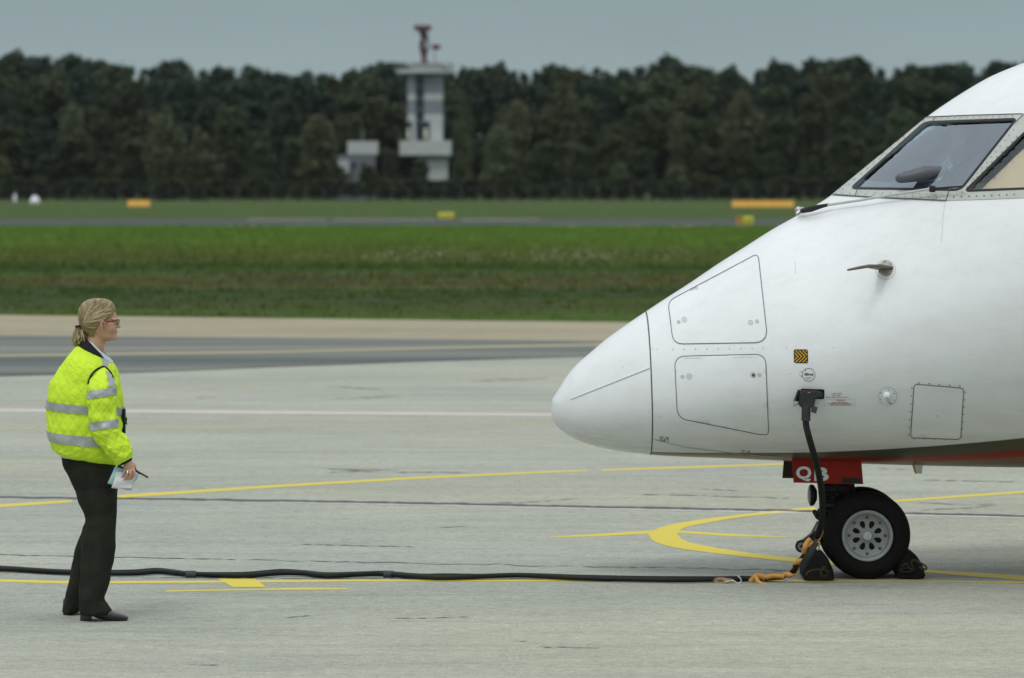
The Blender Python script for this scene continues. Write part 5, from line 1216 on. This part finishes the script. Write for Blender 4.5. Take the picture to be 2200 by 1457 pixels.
for i, p in enumerate(V):
    x_, y_ = px_of(p); dx, dy = x_-172, y_-699; ang = math.atan2(dy, dx)+.012*math.hypot(dx, dy)*(.6 if p.y < DW else .6); UV.append((ang/PI+1.0, math.hypot(dx, dy)/80+(0.37 if p.y > DW else 0)))
    c_ = Vector((SC.x+.05, DW, p.z)); V[i] = p+(p-c_).normalized()*(.0035*noise.noise(Vector((UV[-1][0]*26, UV[-1][1]*2, 0)))+.0012*noise.noise(Vector((UV[-1][0]*80, UV[-1][1]*3, 4))))
F = [(i*nr+k, i*nr+(k+1) % nr, (i+1)*nr+(k+1) % nr, (i+1)*nr+k) for i in range(len(rg)-1) for k in range(nr)]; F = [f_ for f_ in F if all(keep(V[i]) for i in f_)] + [tuple(range(nr))[::-1]]
hr = mesh_obj('hair', V, F, M_hair, who, True, None, UV); sd_ = hr.modifiers.new('s', 'SOLIDIFY'); sd_.thickness = .006; sd_.offset = -1
pny = [(173.5,697.5,.024),(171.5,705,.026),(171,714,.035),(172,724,.041),(170.5,733,.039),(168,740,.026),(166.5,744,.012)]
pc = cr([tuple(Q(p[0], p[1])) + (p[2],) for p in pny], 6); rg = []; UV = []
for i, p in enumerate(pc):
    for k in range(48):
        a = 2*PI*k/48; rr2 = p[3]*(1+.06*noise.noise(Vector((math.cos(a)*3, math.sin(a)*3, i*.06)))+.03*noise.noise(Vector((math.cos(a)*9, math.sin(a)*9, i*.1)))); rg.append(Vector((p[0]+rr2*math.cos(a), p[1]+rr2*math.sin(a)*.9, p[2]+.15*rr2*math.cos(a)))); UV.append((abs(k/24-1), i/40))
F = [(i*48+k, i*48+(k+1) % 48, (i+1)*48+(k+1) % 48, (i+1)*48+k) for i in range(len(pc)-1) for k in range(48)] + [tuple(range(48))[::-1], tuple((len(pc)-1)*48+k for k in range(48))]
mesh_obj('ponytail', rg, F, M_hair, hr, True, None, UV)
m = MB(); cc_ = Q(173.5,700); m.tube([cc_+Vector((.026*math.cos(a), .028*math.sin(a), .004*math.cos(a))) for a in [2*PI*k/24 for k in range(25)]], .0055, 8, cap=False); m.obj('hair_tie', plain('hair_tie', (.05,.018,.025), .8), hr)
hb = BVHTree.FromPolygons([tuple(v.co) for v in hr.data.vertices], [tuple(p.vertices) for p in hr.data.polygons])
def hstrand(m, pts, r_, off):
    q = []
    for x_, y_ in pts:
        d = Vector(((x_-CX)/FP, 1, -(y_-HZ)/FP)).normalized(); l_ = hb.ray_cast(ORG, d, 60)[0]
        if l_ is None: l_ = hb.find_nearest(Q(x_, y_, -.04))[0]
        q.append(l_-d*off)
    m.tube(q, [r_*(.5+.5*math.sin(PI*(i+.6)/(len(q)+.2))) for i in range(len(q))], 4)
mats_h = [pmat('hair_strand_light', (.62,.52,.32), .4), pmat('hair_strand_dark', (.10,.068,.03), .5), pmat('hair_strand_mid', (.36,.28,.14), .4)]
for mi in range(3):
    m = MB()
    for k in range(58):
        f_ = random.random(); sx0 = 222+26*min(1, f_*1.25) if f_ < .8 else random.uniform(205, 246); sy0 = 690-34*f_ if f_ < .8 else random.uniform(642, 652)
        ex_, ey2 = 175+random.uniform(-1, 3), 697+random.uniform(-3, 2); bulge = random.uniform(-9, -2)*(1 if f_ > .3 else -.1) - 12*max(0, f_-.6)
        pts = [(sx0+(ex_-sx0)*u, sy0+(ey2-sy0)*u+bulge*math.sin(PI*u)) for u in np.linspace(random.uniform(0, .25), random.uniform(.75, 1), 12)]
        hstrand(m, pts, random.uniform(.0009, .0020), random.uniform(.0002, .0012))
    for k in range(14):
        p0 = Q(random.uniform(166, 178), random.uniform(706, 716), -.034); p1 = p0+Vector((random.uniform(-.012,.012), -.009, -.032)); p2 = p1+Vector((random.uniform(-.02,.01), .004, -.026)); m.tube(cr([tuple(p0), tuple(p1), tuple(p2)], 4), .0012, 4)
    for k in range(3):
        x_ = random.uniform(180, 232); y_ = 641+((x_-207)/34)**2*14; p0 = Q(x_, y_+3, random.uniform(-.03, .03)); m.tube(cr([tuple(p0), tuple(p0+Vector((-.012, 0, .003))), tuple(p0+Vector((-.026, 0, -.003)))], 4), .0006, 4)
    m.obj('loose_strands', mats_h[mi], hr)

# --- clothes
QL = .060
def puff(u, v, amp=.0068):
    a = abs(math.sin(PI*(u+v)/QL)); b_ = abs(math.sin(PI*(u-v)/QL)); return amp*(min(a, b_)**.33)
def cloth(name, specs, nsp, nring, mat, quilt=True, wr=.006, seed=0, parent=who, off=0.0, sub=None, cap=False, sx=2.0, sy=2.0, wf=9, gather=0):
    sp = cr(specs, nsp); 
    if sub: sp = [s_ for i, s_ in enumerate(sp) if sub[0] <= i <= sub[1]]
    rg = []; v_ = 0; last = None; nS_ = len(sp)
    i0 = sub[0] if sub else 0
    for i, s_ in enumerate(sp):
        r_ = hring((s_[0], s_[1]), (s_[2], s_[3]), s_[4], s_[5], nring, sx, sy); c_ = sum(r_, Vector())/nring
        vv = (i+i0)*VS.get((id(specs), nsp), None) if VS.get((id(specs), nsp)) else (i+i0)*.006
        u_ = 0; o_ = []; per = sum((r_[k]-r_[k-1]).length for k in range(nring)); nq = max(4, round(per/QL)); 
        for k in range(nring):
            if k: u_ += (r_[k]-r_[k-1]).length
            uu = u_/per*nq*QL
            d = (r_[k]-c_); d.normalize(); h_ = off
            if quilt: h_ += puff(uu, vv)
            q_ = r_[k]*wf
            h_ += wr*noise.noise(Vector((q_.x+seed, q_.y, q_.z*1.3))) + wr*.6*noise.noise(Vector((q_.x*2.3, q_.y*2.3+seed, q_.z*2.6)))
            if gather: h_ += gather*math.sin(uu*110+3*math.sin(uu*17))*max(0, 1-(nS_-1-i)/6 if gather > 0 else 0)
            o_.append(r_[k]+d*h_)
        rg.append(o_)
    m_ = MB(); m_.rings(rg, cap=cap); o2 = m_.obj(name, mat, parent, True, None); return o2
VS = {}
def clothmat(name, col, rough=.75, var=.06, sheen=0, weave=600, b_=.12, spec=.2):
    return pmat(name, col, rough, var=var, scale=14, bump=b_, bscale=weave, sheen=sheen, rvar=.05, spec=spec)
M_hv = clothmat('high_visibility_fabric', (0.58,0.82,0.045), .75, .05); M_refl = pmat('reflective_tape', (0.36,0.385,0.38), .45, .25, var=.16, scale=16, bump=.3, bscale=40); M_trim = clothmat('black_trim', (.012,.012,.012)); M_trou = clothmat('dark_trouser_cloth', (.021,.0225,.017), .95, .25, 0, 500, spec=.1); M_shirt = clothmat('pale_blue_shirt', (.55,.64,.68), .8, .03)
jk = [(127,976,247,1001,.175,0),(116,969,258,990,.205,0),(108,953,265,968,.222,0),(103.5,931,267,945,.226,0),(101,907,266.8,920,.228,0),(99,878,265.4,892,.228,0),(99.5,856,264.6,871,.228,0),(104,831,262,846,.226,0),(114.7,808,259,821,.222,0),(129,785,254,800,.210,0),(143,765,247,786,.180,0),(154,752,241,778,.140,0),(163,744.5,235,773,.102,0),(171,740.5,230,769,.082,0)]
seg = .005
JN = 12
VS[(id(jk), JN)] = .0040
jacket = cloth('jacket', jk, JN, 260, M_hv, True, .012, 0, off=-.009, sx=2.15, sy=2.0, gather=0, wf=7)
def jband(y0b, y1b, name='reflective_band'):           # band between two heights on the back edge
    sp = cr(jk, JN); ii = [i for i, s_ in enumerate(sp) if y0b <= s_[1] <= y1b]; return cloth(name, jk, JN, 160, M_refl, False, .012, 0, parent=jacket, off=.0004, sub=(min(ii), max(ii)), sx=2.15, wf=7)
jband(858, 878.5); jband(924.5, 946.5)
cloth('hem', [(127,973.5,248,998.5,.178,0),(127.5,976.5,249,1001.5,.172,0)], 3, 120, M_trim, False, .008, 0, parent=jacket, off=-.004)
YS = -.235
sl_ = [(206,791,231,789,.02,-.145),(197,801,236,795,.045,-.165),(191,815,243,808,.062,-.195),(188,830,248.5,822,.070,-.222),(189,846,250,837,.072,-.235),(190.5,862,250,853,.072,-.24),(191.5,885,250.5,876,.072,-.243),(193,908,253,899,.072,-.245),(194.5,927,257,918,.073,-.245),(201,944,267,931,.073,-.245),(213,961,275,947,.071,-.243),(227,976,281,961,.067,-.240),(241,988,284.8,972,.060,-.238),(252,998,285,981,.047,-.236),(257,999,282.5,986,.036,-.235)]
VS[(id(sl_), 10)] = .0046
slv = cloth('sleeve', sl_, 10, 150, M_hv, True, .013, 5, parent=jacket, off=-.006, wf=11)
def sband(yb0, yb1): 
    sp = cr(sl_, 10); ii = [i for i, s_ in enumerate(sp) if yb0 <= s_[1] <= yb1]; return cloth('reflective_band', sl_, 10, 110, M_refl, False, .013, 5, parent=jacket, off=.0036, sub=(min(ii), max(ii)), wf=11)
sband(838, 858); sband(907.5, 925.5)
cloth('cuff', [(251,999,284,983.5,.046,-.236),(256,1001,284,987.5,.036,-.235),(259,1001.5,282.5,989.5,.031,-.235)], 4, 60, M_trim, False, .002, 0, parent=jacket)
sl2 = [(206,791,231,789,.02,.145),(191,815,243,808,.062,.195),(182,850,240,846,.072,.23),(180,900,238,900,.072,.235),(180,940,236,936,.070,.225),(184,975,240,965,.062,.19),(192,1000,240,992,.048,.15),(200,1008,238,1000,.036,.13)]
VS[(id(sl2), 14)] = .0046
cloth('sleeve', sl2, 14, 120, M_hv, True, .008, 9, parent=jacket)
# armhole piping and shoulder tape, laid on the outside of the jacket
bv2 = []
for o_ in (jacket, slv): bv2.append(BVHTree.FromPolygons([tuple(v.co) for v in o_.data.vertices], [tuple(p.vertices) for p in o_.data.polygons]))
def hitj(px, py, off):
    d = Vector(((px-CX)/FP, 1, -(py-HZ)/FP)).normalized(); best = None
    for t_ in bv2:
        r_ = t_.ray_cast(ORG, d, 60)
        if r_[0] is not None and (best is None or r_[3] < best[3]): best = r_
    return (best[0]-d*off) if best else Q(px, py, -.1)
MB().tube([hitj(x_, y_, .004) for x_, y_ in [tuple(v) for v in cr([(189,826),(192,815),(197,805),(204,797),(212,791.5),(221.5,788),(230,791.5),(236,798),(240,805),(243,812)], 5)]], .0052, 8).obj('armhole_piping', M_trim, jacket)
def tape(pl, pr, n_=8):
    V = []; a = cr(pl, n_); b_ = cr(pr, n_)
    for p, q_ in zip(a, b_): 
        for k in range(6): x_ = p+(q_-p)*k/5; V.append(hitj(x_[0], x_[1], .007))
    return MB().add(V, [(6*i+k, 6*i+k+1, 6*i+7+k, 6*i+6+k) for i in range(len(a)-1) for k in range(5)])
tape([(216.5,764.5),(219.5,775),(221.5,786)], [(234,773.5),(233.5,781),(231,790)]).obj('reflective_tape', M_refl, jacket)
tape([(226,795),(231,808),(233,822),(233,832)], [(237,800),(243,808.5),(247.5,818),(248.6,829)]).obj('reflective_tape', M_refl, jacket)
# collars
cl = cloth('collar', [(166,741,233,773,.090,0),(172,735,234,774,.083,0),(180,729,233,773,.074,0),(186,725.5,231,771,.066,0)], 6, 90, M_trim, False, .002, 2, parent=jacket)
cl.modifiers.new('s', 'SOLIDIFY').thickness = .005
sh = cloth('shirt', [(182,735,236,780,.068,0),(186,728,240,779.5,.062,0),(188.5,723.8,242,776.5,.0575,0)], 6, 90, M_shirt, False, .001, 3); sh.modifiers.new('s', 'SOLIDIFY').thickness = .003
MB().add([Q(221,757,-.056), Q(243.5,776,-.022), Q(240.5,780.5,-.036), Q(219.5,768,-.062)], [(0,1,2,3)]).obj('collar_point', M_shirt, sh, smooth=False)
cloth('shirt_tail', [(129,972,200,978,.165,0),(130.5,980.5,200,984,.168,0)], 3, 60, M_shirt, False, .002, 3, parent=sh)
MB().box(Q(266.5,905,-.02), (.012,.07,.13), bev=.003).obj('jacket_placket', M_trim, jacket)
m = MB(); m.capsule([Q(267,893,-.04), Q(270,900,-.05), Q(269.5,909,-.05)], [.006,.009,.007], 8); m.capsule([Q(270,899,-.05), Q(272.5,912,-.05)], [.004,.003], 6); m.capsule([Q(268,896,-.045), Q(272,903,-.045)], [.005,.004], 6); m.obj('badge_clip', plain('clip', (.015,.04,.03), .5), jacket)
# trousers
tr_ = [(128,966,247,978,.165,0),(131,980,248,995,.172,0),(137,1002,249.5,1010,.178,0),(146,1020,251,1028,.180,0),(154.5,1038,251.5,1042,.176,0),(162,1054,251.8,1056,.168,0)]
trs = cloth('trousers', tr_, 10, 120, M_trou, False, .004, 11, sx=2.2)
ln = [(160,1046,252,1046,.10,-.075),(168,1070,252,1070,.098,-.085),(177.5,1094,251.5,1094,.094,-.092),(186,1115,250.5,1115,.088,-.098),(184,1132,249.6,1133,.087,-.10),(178,1150,249,1150,.087,-.104),(174.5,1180,247.6,1180,.090,-.11),(172,1220,242.5,1220,.094,-.12),(170.5,1255,235,1255,.096,-.128),(169.5,1282,224.5,1284,.097,-.134),(169,1300,233,1300,.098,-.136),(169,1313,240.5,1312,.099,-.138),(171,1317.5,235,1320,.096,-.138)]
cloth('trouser_leg', ln, 9, 110, M_trou, False, .006, 12, parent=trs, sx=1.85, sy=1.9, wf=8)
lf = [(158,1046,246,1046,.10,.075),(170,1080,238,1080,.096,.09),(183,1115,236,1115,.088,.115),(177,1136,232,1136,.087,.125),(170,1158,226,1158,.088,.135),(162,1180,220,1180,.090,.145),(154.5,1212,208,1212,.092,.16),(148.5,1243,198,1243,.094,.17),(141,1272,190,1272,.096,.18),(135.5,1297,183,1297,.097,.188),(135,1314,167,1316,.094,.19)]
cloth('trouser_leg', lf, 9, 110, M_trou, False, .006, 13, parent=trs, sx=1.85, sy=1.9, wf=8)
# shoes
M_shoe = pmat('black_leather', (.016,.018,.017), .32, var=.2, scale=20, coat=.3)
def shoe(x0, y0, yo, gy):     # x0: heel back px, gy: contact row
    d_ = DW+yo; s_ = FP/d_; g = CH-(gy-HZ)/s_; m_ = MB(); rg = []
    prof = [(0,-33,-13,.026),(6,-36,-11.5,.032),(16,-34,-11,.034),(26,-32,-9,.034),(38,-29,-4.5,.035),(50,-27,-1.6,.039),(62,-24,-.8,.043),(75,-19,-.6,.045),(88,-15.5,-.6,.042),(97,-12,-1.0,.033),(102,-8.5,-2.2,.016)]
    for (dx, zt, zb, hw) in cr(prof, 3):
        ring = []
        for k in range(20):
            a = 2*PI*k/20; cs, sn = math.cos(a), math.sin(a); ring.append(Vector((at(x0+dx, d_), d_-hw*math.copysign(abs(sn)**.8, sn)+.004, g-(zb+zt)/2/s_+(zb-zt)/2/s_*math.copysign(abs(cs)**.7, cs))))
        rg.append(ring)
    m_.rings(rg); so3 = m_.obj('shoe', M_shoe, who)
    MB().box((at(x0+12, d_), d_, g+6.6/s_), (24/s_, .052, 13/s_), bev=.003).obj('heel', M_shoe, so3); return so3
shoe(173.2, 0, -.145, 1333.6); shoe(136.5, 0, .195, 1319.2)
MB().torus if False else None
m = MB(); c_ = Q(277.0,1013.5,YH-.028)
for dz in (0, .006): m.tube([c_+Vector((.0098*math.cos(a), .0098*math.sin(a), dz-.003)) for a in [2*PI*k/20 for k in range(21)]], .0016, 6, cap=False)
reparent(who)
# held things
rgm = m.obj('finger_ring', plain('silver', (.7,.7,.62), .2, 1.0), who)
c0 = Q(274.1,1013,YH-.027); c1 = c_
for v in rgm.data.vertices: v.co += (c0-c1)
rgm.matrix_parent_inverse = Matrix.Translation(-Vector(who.location))
def paper(name, cs, yo, bend, mat, label, cat):
    n_ = 10; V = []
    for i in range(n_+1):
        for j in range(n_+1):
            u, v = i/n_, j/n_; a = Vector(cs[0])*(1-u)*(1-v)+Vector(cs[1])*u*(1-v)+Vector(cs[2])*u*v+Vector(cs[3])*(1-u)*v
            V.append(Q(a[0]+.8*math.sin(v*3+u), a[1]+.7*math.sin(u*5), yo+bend*math.sin(PI*u)+.004*math.sin(v*7+u*3)))
    return MB().add(V, [(i*(n_+1)+j, i*(n_+1)+j+1, (i+1)*(n_+1)+j+1, (i+1)*(n_+1)+j) for i in range(n_) for j in range(n_)]), mat
M_pw = pmat('white_paper', (.66,.66,.67), .8, var=.04, scale=30); M_pt = pmat('pale_teal_paper', (.33,.55,.56), .8, var=.12, scale=30); M_pb = pmat('pale_blue_paper', (.45,.62,.68), .8, var=.08, scale=30)
pp = empty('papers', Q(262,1030,YH), 'white and pale teal sheets of paper held in the woman\'s hand', 'papers')
for i, (cs, yo, mt, nm) in enumerate([([(247,1002.5),(266,1006),(256,1043.5),(230.5,1038.5)], YH+.009, M_pt, 'sheet'), ([(289,1015.5),(300,1019),(288,1040),(282,1034)], YH+.013, M_pb, 'sheet'), ([(253,1015),(294,1017),(283,1055.5),(262,1050)], YH+.003, M_pb, 'sheet'), ([(250,1014),(292,1015),(284,1051),(239,1048.5)], YH-.008, M_pw, 'sheet')]):
    m_, mt = paper('', cs, yo, -.004, mt, '', ''); o_ = m_.obj(nm, mt, pp, True, None); o_.modifiers.new('s', 'SOLIDIFY').thickness = .0006
reparent(pp)
rd = empty('radio', Q(275,1010,YH+.012), 'slim black handheld radio with an antenna poking out of the woman\'s hand', 'radio')
MB().capsule([Q(254,1002.5,YH+.012), Q(272,1007.5,YH+.012), Q(291,1012,YH+.012)], [.006,.008,.008], 10).obj('handset', M_strapd, rd)
MB().tube([Q(290,1010,YH+.012), Q(295,1013.5,YH+.012), Q(305,1018.5,YH+.012), Q(317,1025.5,YH+.012), Q(318.3,1026.3,YH+.012)], [.008,.0065,.0052,.0050,.0035], 10).obj('antenna', M_strapd, rd)
reparent(rd)

# ---------------------------------------------------------------- air
M_air = bpy.data.materials.new('air'); M_air.use_nodes = True; t = M_air.node_tree; t.nodes.clear()
vo = N(t, 'ShaderNodeVolumePrincipled'); vo.inputs['Color'].default_value = (.86,.93,1,1); vo.inputs['Density'].default_value = 0.000025; vo.inputs['Anisotropy'].default_value = 0.0
t.links.new(vo.outputs[0], N(t, 'ShaderNodeOutputMaterial').inputs['Volume'])
hzb = MB().box((0, 2100, 19), (8200, 4400, 42)).obj('haze', M_air, None, smooth=False); tag(hzb, 'thin grey haze over the airfield', None, None, 'stuff')
